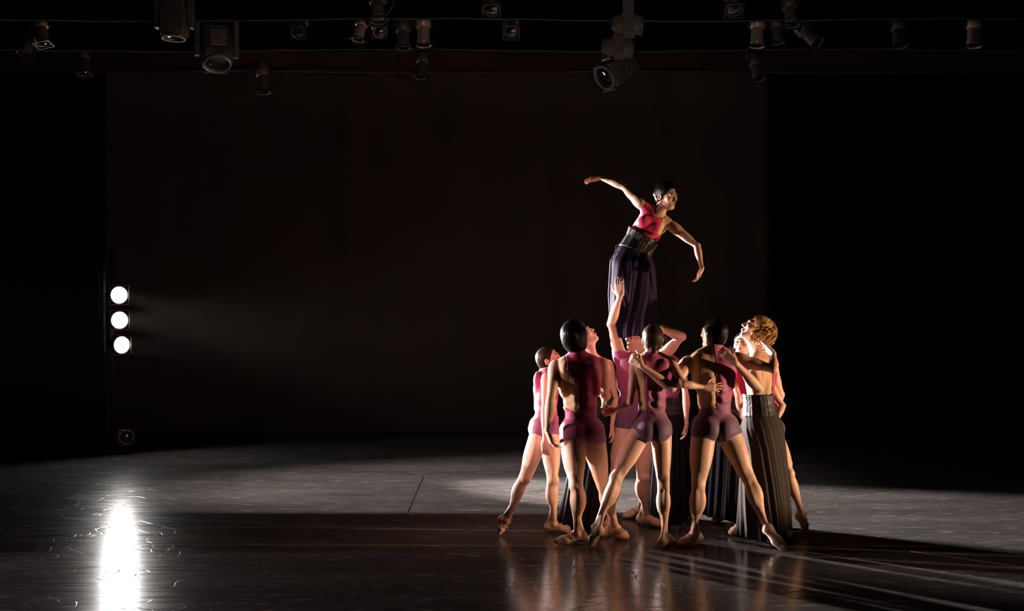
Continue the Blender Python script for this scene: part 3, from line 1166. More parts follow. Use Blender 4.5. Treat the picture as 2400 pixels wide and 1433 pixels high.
def face_bits(root, base, c, f, u, sc, skin, lid=.35, male=True):
    r, f, u = frame(f, u)

    def p(x, y, z):
        return c + (r * x + f * y + u * z) * sc
    for s in (-1, 1):
        e = p(s * .0315, .0825, .002)
        v, fc, mi = [], [], []
        n1, n2 = 10, 7
        ring = []
        for i in range(n2 + 1):
            th = math.pi * i / n2
            for j in range(n1):
                ph = 2 * math.pi * j / n1
                q = f * math.cos(th) + (r * math.cos(ph) + u * math.sin(ph)) * math.sin(th)
                v.append(e + q * .0108 * sc)
        for i in range(n2):
            for j in range(n1):
                fc.append((i * n1 + j, i * n1 + (j + 1) % n1, (i + 1) * n1 + (j + 1) % n1, (i + 1) * n1 + j))
                mi.append(1 if i < 2 else 0)
        o = mesh_obj('eye', v, fc, EYE_W, root, base)
        o.data.materials.append(EYE_D)
        o.data.polygons.foreach_set('material_index', mi)
        # upper and lower lid: shells over the eyeball
        for nm, a0, a1 in (('eyelid', math.pi * .62, .62 - lid * .92), ('eyelid', -math.pi * .62, -.45)):
            vv, ff = [], []
            nu_, nv_ = 12, 8
            for i in range(nv_ + 1):
                el = a0 + (a1 - a0) * i / nv_
                for jj in range(nu_ + 1):
                    az = -1.45 + 2.9 * jj / nu_
                    q = (f * math.cos(el) + u * math.sin(el)) * math.cos(az) + r * math.sin(az)
                    vv.append(e + q * .0122 * sc)
            for i in range(nv_):
                for jj in range(nu_):
                    w = i * (nu_ + 1) + jj
                    ff.append((w, w + 1, w + nu_ + 2, w + nu_ + 1))
            lo_ = mesh_obj(nm, vv, ff, skin, root, base)
            sm = lo_.modifiers.new('thickness', 'SOLIDIFY')
            sm.thickness = .001
        # lashes, brow
        el = .62 - lid * .92
        lash = []
        for az in np.linspace(-1.15, 1.15, 7):
            q = (f * math.cos(el) + u * math.sin(el)) * math.cos(az) + r * math.sin(az)
            lash.append(e + q * .0130 * sc)
        MB().tube(lash, .0013, 5).build('eyelashes', BROW, root, base, True)
        bw = 1.0 if male else .72
        MB().tube([p(s * .014, .0955, .024), p(s * .028, .0935, .030), p(s * .042, .085, .0295), p(s * .052, .075, .023)],
                  [.0026 * bw, .0036 * bw, .003 * bw, .0013 * bw], 6).build('eyebrow', BROW, root, base, True)
    m = MB()
    m.tube([p(-.021, .092, -.0605), p(-.010, .0985, -.057), p(0, .1005, -.0585), p(.010, .0985, -.057), p(.021, .092, -.0605)],
           [.0015, .0038, .0036, .0038, .0015], 7)
    m.tube([p(-.020, .0915, -.0635), p(-.008, .0975, -.0675), p(.008, .0975, -.0675), p(.020, .0915, -.0635)],
           [.0015, .0045, .0045, .0015], 7)
    m.build('lips', LIP, root, base, True)


def hair(root, base, c, f, u, sc, kind, m, seed=1):
    r, f, u = frame(f, u)
    rng = np.random.RandomState(seed)

    def p(x, y, z):
        return c + (r * x + f * y + u * z) * sc
    h = .0042
    V = Vol(c - .2, c + .2, h)
    ex = {'slick': .006, 'bun': .006, 'short': .010, 'bob': .020, 'curly': .014, 'tail': .007, 'crop': .008}[kind]
    V.put(ell(p(0, -.018, .035), (r, f, u), (.076 * sc + ex, .094 * sc + ex, .083 * sc + ex)), 0)
    V.put(ell(p(0, -.045, -.02), (r, f, u), (.062 * sc + ex, .060 * sc + ex, .07 * sc + ex)), .03)
    if kind == 'bob':
        V.put(ell(p(0, -.03, -.03), (r, f, u), (.094 * sc, .098 * sc, .118 * sc)), .03)
    if kind == 'curly':
        V.put(ell(p(0, -.06, -.02), (r, f, u), (.088 * sc, .088 * sc, .098 * sc)), .03)
    X, Y, Z = V.grid()
    x = ((X - c[0]) * r[0] + (Y - c[1]) * r[1] + (Z - c[2]) * r[2]) / sc
    y = ((X - c[0]) * f[0] + (Y - c[1]) * f[1] + (Z - c[2]) * f[2]) / sc
    z = ((X - c[0]) * u[0] + (Y - c[1]) * u[1] + (Z - c[2]) * u[2]) / sc
    # hairline: high over the brow, back behind the ears
    line = y - np.where(z > .0, .02 + .62 * z, .02 + .45 * z)
    low = {'bob': -.135, 'curly': -.10}.get(kind, -.075) - z
    if kind == 'bob':
        line = y - (.035 + .3 * z)
    if kind == 'curly':
        line = y - np.where(z > 0, .03 + .55 * z, .03 + .3 * z)
    reg = np.maximum(line, low)
    # combed strands as grooves
    az = np.arctan2(x, -y)
    groove = (.0005 if kind in ('bob', 'tail') else .0009) * np.sin(az * 70 + 9 * z) + .0010 * np.sin(az * 41 - 5 * z + 1.3)
    if kind in ('short', 'crop'):
        groove = .0018 * np.sin(x * 330 + 2 * np.sin(z * 90)) * np.sin(z * 260 + y * 200)
    d = np.maximum(V.d + groove, reg * .8)
    if kind == 'bun':
        V2 = Vol(c - .2, c + .2, h)
        V2.d = d
        V2.put(ell(p(0, -.115, -.01), (r, f, u), (.036 * sc, .026 * sc, .036 * sc)), .006)
        d = V2.d
    if kind == 'tail':
        V2 = Vol(c - .2, c + .2, h)
        V2.d = d
        V2.put(cone(p(-.005, -.098, -.045), p(-.004, -.082, -.082), .024, .020), .015)
        d = V2.d
    v, fc = nets(d.astype(np.float32), V.lo, h, 2)
    ho = mesh_obj('hair', v, fc, m, root, base)
    if kind == 'curly':
        cl = MB()
        cen = (0, -.045, .0)
        rad = (.094, .108, .112)
        for i in range(330):
            az0 = rng.uniform(-math.pi, math.pi)
            t0 = rng.uniform(.0, 1.9)
            if abs(az0) < .8 and t0 > .25:          # keep the face free
                continue
            ln = rng.uniform(.5, .95)
            ph, fq, am = rng.rand() * 6, rng.uniform(5, 9), rng.uniform(.05, .11)
            pts, rr = [], []
            for k in range(10):
                t = k / 9
                th = t0 + ln * t
                az_ = az0 + am * math.sin(fq * t + ph) / max(.35, math.sin(min(th, 2.6)))
                lift = 1.02 + .10 * math.sin(fq * t + ph + 1.5) + (.16 * t * t if th > 1.5 else .03) + .02 * rng.rand()
                q = (math.sin(th) * math.sin(az_), math.sin(th) * math.cos(az_) - .25 * math.cos(th) * 0, math.cos(th))
                zz_ = max(q[2], -.98)
                pts.append(p(cen[0] + q[0] * rad[0] * lift, cen[1] + q[1] * rad[1] * lift, cen[2] + zz_ * rad[2] * lift))
                rr.append(.0068 * (1 - .8 * t) + .0007)
            cl.tube(pts, rr, 6)
        co = cl.build('curls', m, ho, base, True)
        co['kind'] = 'stuff'
    return ho


def slipper(root, base, S, side, fo, sc, m):
    A, f, up, la, L, heel = S['foot' + side]
    pts = np.array([A, A + f * (L + .03), heel])
    V = Vol(pts.min(0) - .1, pts.max(0) + .1, .0048)
    for prim, k in fo[:6]:
        V.put(prim, k)
    X, Y, Z = V.grid()

    def lin(n, p0):
        return (X - p0[0]) * n[0] + (Y - p0[1]) * n[1] + (Z - p0[2]) * n[2]
    # the opening: from behind the ankle over the instep
    n = norm(up * 1.0 - f * .25)
    p0 = A + up * -.012 + f * .03
    reg = np.minimum(lin(n, p0), lin(norm(f * -1 + up * .35), A + f * L * .52))
    d = np.maximum(V.d - .0035, reg)
    v, fc = nets(d, V.lo, V.h, 1)
    o = mesh_obj('ballet_slipper', v, fc, m, root, base)
    o['label'] = 'flesh toned canvas ballet slipper'
    # elastic across the instep
    a = A + f * L * .30 + up * .0
    ring = [a + la * .036 * math.cos(t) + norm(up + f * .3) * .036 * math.sin(t) for t in np.linspace(-.3, math.pi + .3, 9)]
    MB().tube(ring, .0035, 5).build('slipper_elastic', SHOE_E, o, base, True)


def person(label, S, sc=1.0, male=True, h=.0056, skin=None, suit=None, suit_mat=None, panel=None, hem=.22, sleeves=False,
           hairkind='bun', hair_m=None, hands=None, shoes='lr', top_only=False, seed=1, neckcut=.03, lid=.35, collar=False, scoop=0.0):
    skin = skin or SKIN
    hands = hands or {}
    S['P'] = .5 * (S['hipl'] + S['hipr'])
    if 'waist' not in S:
        S['waist'] = S['P'] + (S['neck'] - S['P']) * .36
    if 'chest' not in S:
        S['chest'] = S['waist'] + (S['neck'] - S['waist']) * .50
    def fr(Rv, Uv):
        U = norm(Uv)
        R = norm(Rv - (Rv @ U) * U)
        return R, U, np.cross(U, R)
    S['Rp'], S['Up'], S['Fp'] = fr(S['hipr'] - S['hipl'], S['waist'] - S['P'])
    S['Rc'], S['Uc'], S['Fc'] = fr(S['shr'] - S['shl'], S['neck'] - S['waist'])
    pts = np.array([v for k, v in S.items() if k[:3] in ('hip', 'kne', 'ank', 'toe') or k[:2] in ('sh', 'el', 'wr') and len(k) == 3
                    or k in ('neck', 'headc', 'P')])
    lo, hi = pts.min(0) - .22, pts.max(0) + .22
    lo[2] = max(lo[2], -.02)
    V = Vol(lo, hi, h)
    tp, ts = torso_prims(S, sc, male)
    for prim, k in tp:
        V.put(prim, k)
    legs = {s: leg_prims(S, s, sc, S['Rp'], male) for s in 'lr'}
    arms = {s: arm_prims(S, s, sc, male) for s in 'lr'}
    # garment volume: torso and cut thighs, no arms, no head
    tor = np.array([S['hipl'], S['hipr'], S['kneel'], S['kneer'], S['shl'], S['shr'], S['neck']])
    if sleeves:
        tor = np.vstack([tor, S['ell'], S['elr']])
    G_ = Vol(tor.min(0) - .2, tor.max(0) + .2, h)
    for prim, k in tp:
        G_.put(prim, k)
    for s in 'lr':
        td, Lt = S['td' + s]
        L1 = None
        for prim, k in legs[s][0]:
            V.put(prim, k)
            G_.put(cut(prim, S['hip' + s] + td * Lt * (.03 if top_only else hem), td), k)
        for prim, k in legs[s][1] + legs[s][2]:
            V.put(prim, k)
    for prim, k in ts:
        V.put(prim, k, 'sub')
        G_.put(prim, k, 'sub')
    if sleeves:
        for s in 'lr':
            ud = norm(S['el' + s] - S['sh' + s])
            for prim, k in arms[s][0]:
                G_.put(cut(prim, S['sh' + s] + ud * .10, ud), k)
    # neck, arms, hands, head
    hc = S['headc']
    hf, hu = S['hf'], S['hu']
    r_, f_, u_ = frame(hf, hu)
    nk = S['neck']
    skull = hc - f_ * .022 * sc - u_ * .055 * sc
    V.put(cone(nk - S['Uc'] * .03, skull, (.058 if male else .046) * sc, (.054 if male else .045) * sc), .03)
    if collar:
        G_.put(cone(nk - S['Uc'] * .03, skull, (.058 if male else .046) * sc, (.054 if male else .045) * sc), .03)
    V.put(cone(nk + S['Fc'] * .03 * sc, hc + f_ * .02 * sc - u_ * .085 * sc, .034 * sc, .026 * sc), .03)
    for s in 'lr':
        for prim, k in arms[s][0] + arms[s][1]:
            V.put(prim, k)
        kw = dict(dir=norm(S['wr' + s] - S['el' + s]), n=S['Fc'] * .2 - S['Rc'] * (1 if s == 'r' else -1))
        kw.update(hands.get(s, {}))
        dd = kw.pop('dir')
        nn = kw.pop('n')
        for prim, k in hand_prims(S['wr' + s], norm(dd), np.asarray(nn, float), s == 'r', sc * (1.0 if male else .9), **kw):
            V.put(prim, k)
    o1, s1, o2, s2 = head_prims(hc, hf, hu, sc, male)
    for prim, k in o1:
        V.put(prim, k if k > 0 else .012)
    for prim, k in s1:
        V.put(prim, k, 'sub')
    for prim, k in o2:
        V.put(prim, k)
    for prim, k in s2:
        V.put(prim, k, 'sub')
    base = v3(S['P'][0], S['P'][1], 0.0) if 'base' not in S else S['base']
    root = thing('person', label, 'person', base)
    v, fc = nets(V.d, V.lo, h, 2)
    mesh_obj('body', v, fc, skin, root, base)
    # ---- leotard
    X, Y, Z = G_.grid()

    def loc(ax, p0):
        return (X - p0[0]) * ax[0] + (Y - p0[1]) * ax[1] + (Z - p0[2]) * ax[2]
    x, y, z = loc(S['Rc'], nk), loc(S['Fc'], nk), loc(S['Uc'], nk)
    shw = .5 * np.linalg.norm(S['shr'] - S['shl'])
    base_reg = z - neckcut - .35 * np.maximum(0, np.abs(x) - .06) * 0
    if not sleeves:
        base_reg = np.maximum(base_reg, np.abs(x) - shw * .93 - .35 * np.maximum(0, -z - .10))
    if scoop:
        rho = np.sqrt(x * x + (y - .018) ** 2)
        base_reg = np.maximum(base_reg, -np.maximum(rho - scoop, -(z + .035)))
    if top_only:
        base_reg = np.maximum(base_reg, -(loc(S['Up'], S['P']) + .13))
    wr = .0034 * np.sin(z * 78 + x * 24 + 2.5 * np.sin(x * 26)) * np.exp(-((z + .36) / .10) ** 2)
    wr = wr + .0022 * np.sin(z * 52 - x * 38 + 1.7 * np.sin(z * 23)) * np.exp(-((z + .16) / .10) ** 2)
    if panel is not None:
        pr = panel(x, y, z)                       # negative inside the nude panel
        d = np.maximum(np.maximum(G_.d - .0050 + wr, base_reg), -pr)
        v, fc = nets(d, G_.lo, h, 2)
        mesh_obj('leotard', v, fc, suit_mat or RASP, root, base)
        d = np.maximum(np.maximum(G_.d - .0032 - .5 * wr, base_reg), pr)
        v, fc = nets(d, G_.lo, h, 2)
        o = mesh_obj('mesh_panel', v, fc, NUDE, root, base)
        o['label'] = 'nude coloured mesh panel'
    else:
        d = np.maximum(G_.d - .0050 + wr, base_reg)
        v, fc = nets(d, G_.lo, h, 2)
        mesh_obj('leotard', v, fc, suit_mat or RASP, root, base)
    hair(root, base, hc, hf, hu, sc, hairkind, hair_m or HAIR_K, seed)
    face_bits(root, base, hc, hf, hu, sc, skin, lid, male)
    for s in shoes:
        slipper(root, base, S, s, legs[s][2], sc, SLIP)
    return root, base


def loft_cloth(name, rings, m, root, base, npl=26, seed=1, thick=.004, n=220, twist=0.0):
    """pleated cloth tube; ring = (centre, right axis, forward axis, half width, half depth, pleat depth)"""
    rng = np.random.RandomState(seed)
    ph = rng.rand(5) * 6.28
    th = np.linspace(0, 2 * math.pi, n, endpoint=False)
    wob = .35 * np.sin(th * 3 + ph[0]) + .25 * np.sin(th * 5 + ph[1]) + .12 * np.sin(th * 11 + ph[3])
    pl = .6 * np.sin(npl * (th + .12 * wob) + ph[2]) + .4 * np.sin((npl * .53) * (th + .2 * wob) + ph[4])
    pl = pl - .3 * np.sin(2 * npl * (th + .12 * wob))
    # resample the rings
    R = []
    K = 7
    for a, b in zip(rings[:-1], rings[1:]):
        for k in range(K):
            t = k / K
            R.append([np.asarray(a[i]) * (1 - t) + np.asarray(b[i]) * t for i in range(6)])
    R.append([np.asarray(x) for x in rings[-1]])
    v = []
    for j, (c, rx, fx, w, dp, pd) in enumerate(R):
        tt = j / (len(R) - 1)
        drift = th + twist * tt + .10 * tt * np.sin(th * 2 + ph[0]) + .03 * math.sin(tt * 5 + ph[1])
        rr = 1 + (pl * pd)
        drop = .012 * tt * np.sin(th * 4 + ph[2])
        pts = c[None, :] + np.cos(drift)[:, None] * rx * (w * rr)[:, None] + np.sin(drift)[:, None] * fx * (dp * rr)[:, None]
        pts[:, 2] += drop
        v.append(pts)
    nr = len(v)
    v = np.concatenate(v)
    f = []
    i = np.arange(n)
    jn = (i + 1) % n
    for k in range(nr - 1):
        f.append(np.stack([k * n + i, k * n + jn, (k + 1) * n + jn, (k + 1) * n + i], 1)[:, ::-1])
    f = np.concatenate(f)
    o = mesh_obj(name, v, f, m, root, base)
    sm = o.modifiers.new('thickness', 'SOLIDIFY')
    sm.thickness = thick
    sm.offset = -1
    return o


def corset(root, base, rings, seed=3):
    """leather waist corset with boned seams; rings as for cloth"""
    n = 96
    th = np.linspace(0, 2 * math.pi, n, endpoint=False)
    bone = .05 * np.maximum(0, np.cos(th * 12)) ** 6
    R = []
    for a, b in zip(rings[:-1], rings[1:]):
        for k in range(5):
            t = k / 5
            R.append([np.asarray(a[i]) * (1 - t) + np.asarray(b[i]) * t for i in range(5)])
    R.append([np.asarray(x) for x in rings[-1][:5]])
    v = []
    for j, (c, rx, fx, w, dp) in enumerate(R):
        e = .03 if j in (0, len(R) - 1) else 0
        rr = 1 + bone + e
        v.append(c[None, :] + np.cos(th)[:, None] * rx * (w * rr)[:, None] + np.sin(th)[:, None] * fx * (dp * rr)[:, None])
    nr = len(v)
    v = np.concatenate(v)
    i = np.arange(n)
    jn = (i + 1) % n
    f = np.concatenate([np.stack([k * n + i, k * n + jn, (k + 1) * n + jn, (k + 1) * n + i], 1)[:, ::-1] for k in range(nr - 1)])
    o = mesh_obj('corset', v, f, LEATHER, root, base)
    o['label'] = 'black leather waist corset'
    sm = o.modifiers.new('thickness', 'SOLIDIFY')
    sm.thickness = .006
    sm.offset = -1
    # piping along the edges and the seams
    for k in (0, nr - 1):
        ring = [v[k * n + q] for q in range(n)] + [v[k * n]]
        MB().tube(ring, .004, 5).build('piping', LEATHER, o, base, True)
    return o


def ext(parent, px, py, L, sign):
    """joint on the sight line of px,py at bone length L from its parent; sign +1 = the farther solution"""
    r = norm(P(px, py, 1.0) - v3(0, 0, CAMZ))
    o = parent - v3(0, 0, CAMZ)
    b = r @ o
    disc = b * b - (o @ o - L * L)
    t = b + sign * math.sqrt(max(0, disc))
    return v3(0, 0, CAMZ) + r * t


def knee(H, A, px, py, L1, L2, d0):
    best = None
    for d in np.linspace(d0 - .45, d0 + .45, 181):
        q = P(px, py, d)
        e = (np.linalg.norm(q - H) - L1) ** 2 + (np.linalg.norm(q - A) - L2) ** 2 + .02 * (d - d0) ** 2
        if best is None or e < best[0]:
            best = (e, q)
    return best[1]


# ------------------------------------------------------------------ the eleven dancers
def dancers():
    X_, Y_, Z_ = v3(1, 0, 0), v3(0, 1, 0), v3(0, 0, 1)

    # --- man with a black bob, from behind, at the left front
    d = 9.45
    S = dict(neck=P(1354, 836, d), shl=P(1303, 862, d), shr=P(1413, 857, d + .02), hipl=P(1341, 1012, d), hipr=P(1386, 1012, d + .02),
             anl=0)
    S.pop('anl')
    S['ankl'] = G(1353, d, .085); S['toel'] = G(1303, d - .03, .028)
    S['kneel'] = knee(S['hipl'], S['ankl'], 1350, 1138, .45, .43, d - .0)
    S['ankr'] = G(1445, 9.66, .085); S['toer'] = G(1470, 9.60, .028)
    S['kneer'] = knee(S['hipr'], S['ankr'], 1413, 1138, .45, .43, d + .05)
    S['ell'] = ext(S['shl'], 1290, 942, .29, -1); S['wrl'] = ext(S['ell'], 1283, 1013, .255, 1)
    S['elr'] = P(1419, 925, d + .14); S['wrr'] = P(1416, 940, d + .38)
    S['headc'] = P(1350, 786, d); S['hf'] = v3(.55, .65, .45); S['hu'] = v3(-.2, -.25, .9)
    person('dancer with black bobbed hair and a raspberry leotard, seen from behind, arm hanging', S, 1.0, True,
           suit_mat=RASP_D, hem=.20, skin=SKIN_T, neckcut=.045, collar=True, hairkind='bob', hair_m=HAIR_K, seed=4,
           panel=lambda x, y, z: np.maximum(np.maximum(x + .012 + .085 * np.clip((z + .17) / .06, 0, 1), -(z + .42) - .5 * (x + .06)), y - .03),
           hands=dict(l=dict(dir=v3(.35, 0, -.95), n=v3(1, .2, .3), curl=(.35, .4, .3))))

    # --- woman at the far left, leg stretched out behind
    d = 9.88
    S = dict(neck=P(1283, 873, d), shr=P(1281, 888, d - .15), shl=P(1296, 886, d + .15), hipr=P(1270, 1003, d - .07),
             hipl=P(1288, 1001, d + .07))
    S['ankr'] = P(1188, 1222, 9.80); S['toer'] = G(1171, 9.80, .022)
    S['kneer'] = knee(S['hipr'], S['ankr'], 1230, 1122, .42, .40, d - .05)
    S['kfr'] = norm(v3(.8, -.45, .1))
    S['ankl'] = G(1299, d + .02, .08); S['toel'] = G(1339, d + .0, .024)
    S['kneel'] = knee(S['hipl'], S['ankl'], 1296, 1126, .42, .40, d + .04)
    S['elr'] = ext(S['shr'], 1276, 962, .27, -1); S['wrr'] = ext(S['elr'], 1277, 1034, .24, 1)
    S['ell'] = P(1318, 880, d + .02); S['wrl'] = P(1334, 842, d - .17)
    S['headc'] = P(1288, 844, d); S['hf'] = v3(.92, -.25, .33); S['hu'] = v3(-.3, 0, .95)
    person('dancer in a raspberry leotard leaning in at far left, one leg stretched behind', S, .92, False,
           suit_mat=RASP_D, hem=.16, hairkind='slick', hair_m=HAIR_L, seed=5,
           hands=dict(r=dict(dir=v3(.05, 0, -1), n=v3(.2, 1, 0), curl=(.3, .4, .3)), l=dict(dir=v3(.3, -.5, .7), n=v3(.5, -.5, -.5), curl=(.6, .7, .4))))

    # --- skirted dancer looking up, behind the black bob
    d = 10.05
    S = dict(neck=P(1392, 845, d), shr=P(1352, 860, d + .06), shl=P(1425, 857, d - .04), hipr=P(1378, 1002, d + .02), hipl=P(1414, 1002, d - .02))
    S['ankr'] = G(1326, 10.02, .085); S['toer'] = G(1334, 9.86, .026)
    S['kneer'] = .52 * S['hipr'] + .48 * S['ankr']
    S['ankl'] = G(1386, d, .085); S['toel'] = G(1402, d - .16, .028)
    S['kneel'] = .52 * S['hipl'] + .48 * S['ankl']
    S['ell'] = ext(S['shl'], 1442, 934, .275, -1); S['wrl'] = ext(S['ell'], 1434, 1000, .24, -1)
    S['elr'] = P(1345, 930, d + .12); S['wrr'] = P(1375, 960, d + .2)
    S['headc'] = P(1366, 790, d); S['hf'] = v3(.64, -.2, .74); S['hu'] = v3(-.74, .1, .64)
    root, base = person('dancer looking up with bare throat, leather corset and black skirt, behind the black bobbed hair', S, .95, False,
                        suit_mat=RASP_A, top_only=True, hairkind='slick', hair_m=HAIR_B, seed=6,
                        panel=lambda x, y, z: np.maximum(x + .07, -(z + .16)),
                        hands=dict(l=dict(dir=v3(.1, -.1, -1), n=v3(-1, 0, 0))))
    rx, fx = S['Rc'], -S['Fc']
    corset(root, base, [(P(1407, 930, d), rx, fx, .135, .108), (P(1405, 950, d), rx, fx, .124, .100), (P(1402, 972, d), rx, fx, .140, .112)])
    loft_cloth('skirt', [(P(1402, 970, d), rx, fx, .137, .110, .01), (P(1398, 1010, d), rx, fx, .175, .14, .04),
                         (P(1382, 1100, d), rx, fx, .165, .16, .09), (P(1362, 1231, d), rx, fx, .185, .19, .10)], SKIRT_B, root, base, 14, 7)

    # --- centre woman from behind, legs crossed
    d = 9.33
    S = dict(neck=P(1527, 834, d), shl=P(1489, 853, d), shr=P(1571, 849, d), hipl=P(1507, 1006, d), hipr=P(1549, 1006, d))
    S['ankl'] = P(1397, 1236, 9.30); S['toel'] = G(1384, 9.30, .022)
    S['kneel'] = knee(S['hipl'], S['ankl'], 1443, 1121, .43, .42, d - .03)
    S['kfl'] = norm(v3(-.55, .8, .1))
    S['ankr'] = G(1558, d + .02, .08); S['toer'] = G(1578, d + .15, .026)
    S['kneer'] = knee(S['hipr'], S['ankr'], 1556, 1139, .43, .41, d)
    S['ell'] = P(1477, 944, d - .02); S['wrl'] = ext(S['ell'], 1441, 962, .22, 1)
    S['elr'] = P(1603, 902, d - .17); S['wrr'] = P(1650, 908, d - .10)
    S['headc'] = P(1529, 795, d); S['hf'] = v3(-.05, .95, .22); S['hu'] = v3(0, -.22, .97)
    person('dancer in a plum leotard at the front centre, back turned, left leg crossed and pointed', S, .95, False,
           hem=.08, hairkind='tail', hair_m=HAIR_B, seed=8, skin=SKIN,
           panel=lambda x, y, z: np.maximum(x + .062 - .25 * np.maximum(0, -z - .3), -(z + .42)),
           hands=dict(l=dict(dir=v3(-.9, .35, -.25), n=v3(.3, 1, -.1), curl=(.5, .6, .4)),
                      r=dict(dir=v3(1, .02, -.02), n=v3(0, 1, 0), curl=(.05, .12, .1), spread=.14, thumb=.9)))

    # --- man from behind with the split back, right of centre
    d = 9.37
    S = dict(neck=P(1669, 820, d), shl=P(1611, 852, d), shr=P(1724, 842, d + .02), hipl=P(1652, 1002, d), hipr=P(1701, 1002, d + .02))
    S['ankl'] = G(1626, d + .03, .085); S['toel'] = G(1592, d - .03, .028)
    S['kneel'] = knee(S['hipl'], S['ankl'], 1636, 1138, .45, .43, d)
    S['ankr'] = P(1797, 1241, 9.25); S['toer'] = G(1838, 9.16, .024)
    S['kneer'] = P(1755, 1124, 9.31)
    S['ell'] = P(1574, 909, d - .155); S['wrl'] = P(1503, 858, d - .16)
    S['elr'] = ext(S['shr'], 1813, 865, .30, -1); S['wrr'] = P(1812, 829, d + .07)
    S['headc'] = P(1673, 782, d); S['hf'] = v3(-.6, .78, .15); S['hu'] = v3(.05, -.1, .98)
    person('dancer with short dark hair and a half nude, half pink back, arms round both neighbours', S, 1.0, True,
           hem=.19, neckcut=.035, collar=True, hairkind='crop', hair_m=HAIR_K, seed=9, skin=SKIN,
           panel=lambda x, y, z: np.maximum(np.maximum(x + .004, -(z + .45)), y - .05),
           hands=dict(l=dict(dir=v3(-.8, .25, .55), n=v3(.3, .95, .1), curl=(.8, .7, .5)),
                      r=dict(dir=v3(-.35, .75, .45), n=v3(-.9, -.2, -.3), curl=(.35, .4, .3))))

    # --- man with curly hair, corset and long charcoal skirt, at the right
    d = 9.70
    S = dict(neck=P(1779, 830, d), shl=P(1763, 858, d - .14), shr=P(1805, 858, d + .16), hipl=P(1773, 1000, d - .06), hipr=P(1793, 1000, d + .06), girth=.95, glute=.72)
    S['ankl'] = G(1832, 9.56, .085); S['toel'] = G(1802, 9.50, .026)
    S['kneel'] = .52 * S['hipl'] + .48 * S['ankl']
    S['ankr'] = G(1738, 9.82, .085); S['toer'] = G(1712, 9.80, .028)
    S['kneer'] = .52 * S['hipr'] + .48 * S['ankr']
    S['ell'] = ext(S['shl'], 1779, 911, .30, -1); S['wrl'] = P(1722, 849, 9.19)
    S['elr'] = ext(S['shr'], 1829, 926, .29, 1); S['wrr'] = P(1808, 972, d + .12)
    S['headc'] = P(1773, 774, d); S['hf'] = v3(-.80, .08, .58); S['hu'] = v3(.60, 0, .80)
    root, base = person('dancer with curly golden hair gazing up, in leather corset and long charcoal skirt', S, 1.0, True,
                        top_only=True, suit_mat=RASP_D, hairkind='curly', hair_m=HAIR_G, seed=11,
                        panel=lambda x, y, z: np.maximum(np.maximum(x - .01, y - .12), -(z + .44)),
                        hands=dict(l=dict(dir=v3(-.75, .2, .6), n=v3(.2, .95, -.1), curl=(.25, .4, .3)),
                                   r=dict(dir=v3(-.7, .2, -.6), n=v3(-.5, 0, .8))))
    rx, fx = S['Rc'], -S['Fc']
    corset(root, base, [(P(1777, 924, d), rx, fx, .121, .112), (P(1779, 946, d), rx, fx, .122, .112), (P(1782, 976, d), rx, fx, .140, .128)])
    loft_cloth('skirt', [(P(1783, 972, d), rx, fx, .140, .130, .01), (P(1786, 1003, d), rx, fx, .188, .165, .02), (P(1789, 1050, d - .01), rx, fx, .180, .168, .035),
                         (P(1791, 1130, d - .03), rx, fx, .195, .185, .055), (P(1793, 1254, d - .04), rx, fx, .21, .205, .09)], SKIRT_G, root, base, 15, 3, twist=-.75)

    # --- lifting man, facing the audience
    d = 10.02
    S = dict(neck=P(1498, 834, d), shr=P(1457, 846, d), shl=P(1542, 846, d), hipr=P(1462, 978, d), hipl=P(1508, 978, d))
    S['ankr'] = G(1426, 9.86, .085); S['toer'] = G(1419, 9.69, .028)
    S['kneer'] = knee(S['hipr'], S['ankr'], 1440, 1115, .46, .44, d - .1)
    S['ankl'] = G(1514, 10.18, .09); S['toel'] = G(1556, 10.14, .03)
    S['kneel'] = knee(S['hipl'], S['ankl'], 1508, 1118, .46, .44, d + .0)
    S['elr'] = P(1433, 760, 9.90); S['wrr'] = P(1453, 694, 9.775)
    S['ell'] = ext(S['shl'], 1598, 789, .30, -1); S['wrl'] = P(1546, 771, S['ell'][1] - .06)
    S['headc'] = P(1493, 787, d - .03); S['hf'] = v3(-.80, -.55, -.16); S['hu'] = v3(.18, -.1, .95)
    person('dancer in a plum short sleeved leotard lifting the woman, one arm raised along her skirt', S, 1.0, True,
           hem=.16, sleeves=True, hairkind='short', hair_m=HAIR_B, seed=12, shoes='r',
           hands=dict(r=dict(dir=v3(-.05, .1, 1), n=v3(.35, .9, 0), curl=(.15, .3, .25), thumb=.8),
                      l=dict(dir=v3(-.85, .2, -.5), n=v3(-.2, 1, 0), curl=(.3, .4, .3), thumb=.3)))

    # --- curly dancer with black skirt, mostly hidden behind the centre woman
    d = 10.5
    S = dict(neck=P(1560, 838, d), shr=P(1524, 858, d), shl=P(1596, 858, d), hipr=P(1546, 1000, d), hipl=P(1580, 1000, d))
    S['ankr'] = G(1498, 10.62, .085); S['toer'] = G(1462, 10.56, .026)
    S['kneer'] = .52 * S['hipr'] + .48 * S['ankr']
    S['ankl'] = G(1603, 10.52, .085); S['toel'] = G(1606, 10.34, .028)
    S['kneel'] = .52 * S['hipl'] + .48 * S['ankl']
    S['ell'] = ext(S['shl'], 1607, 927, .275, -1); S['wrl'] = ext(S['ell'], 1609, 996, .245, -1)
    S['elr'] = P(1512, 925, d - .03); S['wrr'] = P(1520, 985, d - .12)
    S['headc'] = P(1554, 795, d); S['hf'] = v3(-.5, .8, .25); S['hu'] = v3(.1, -.2, .95)
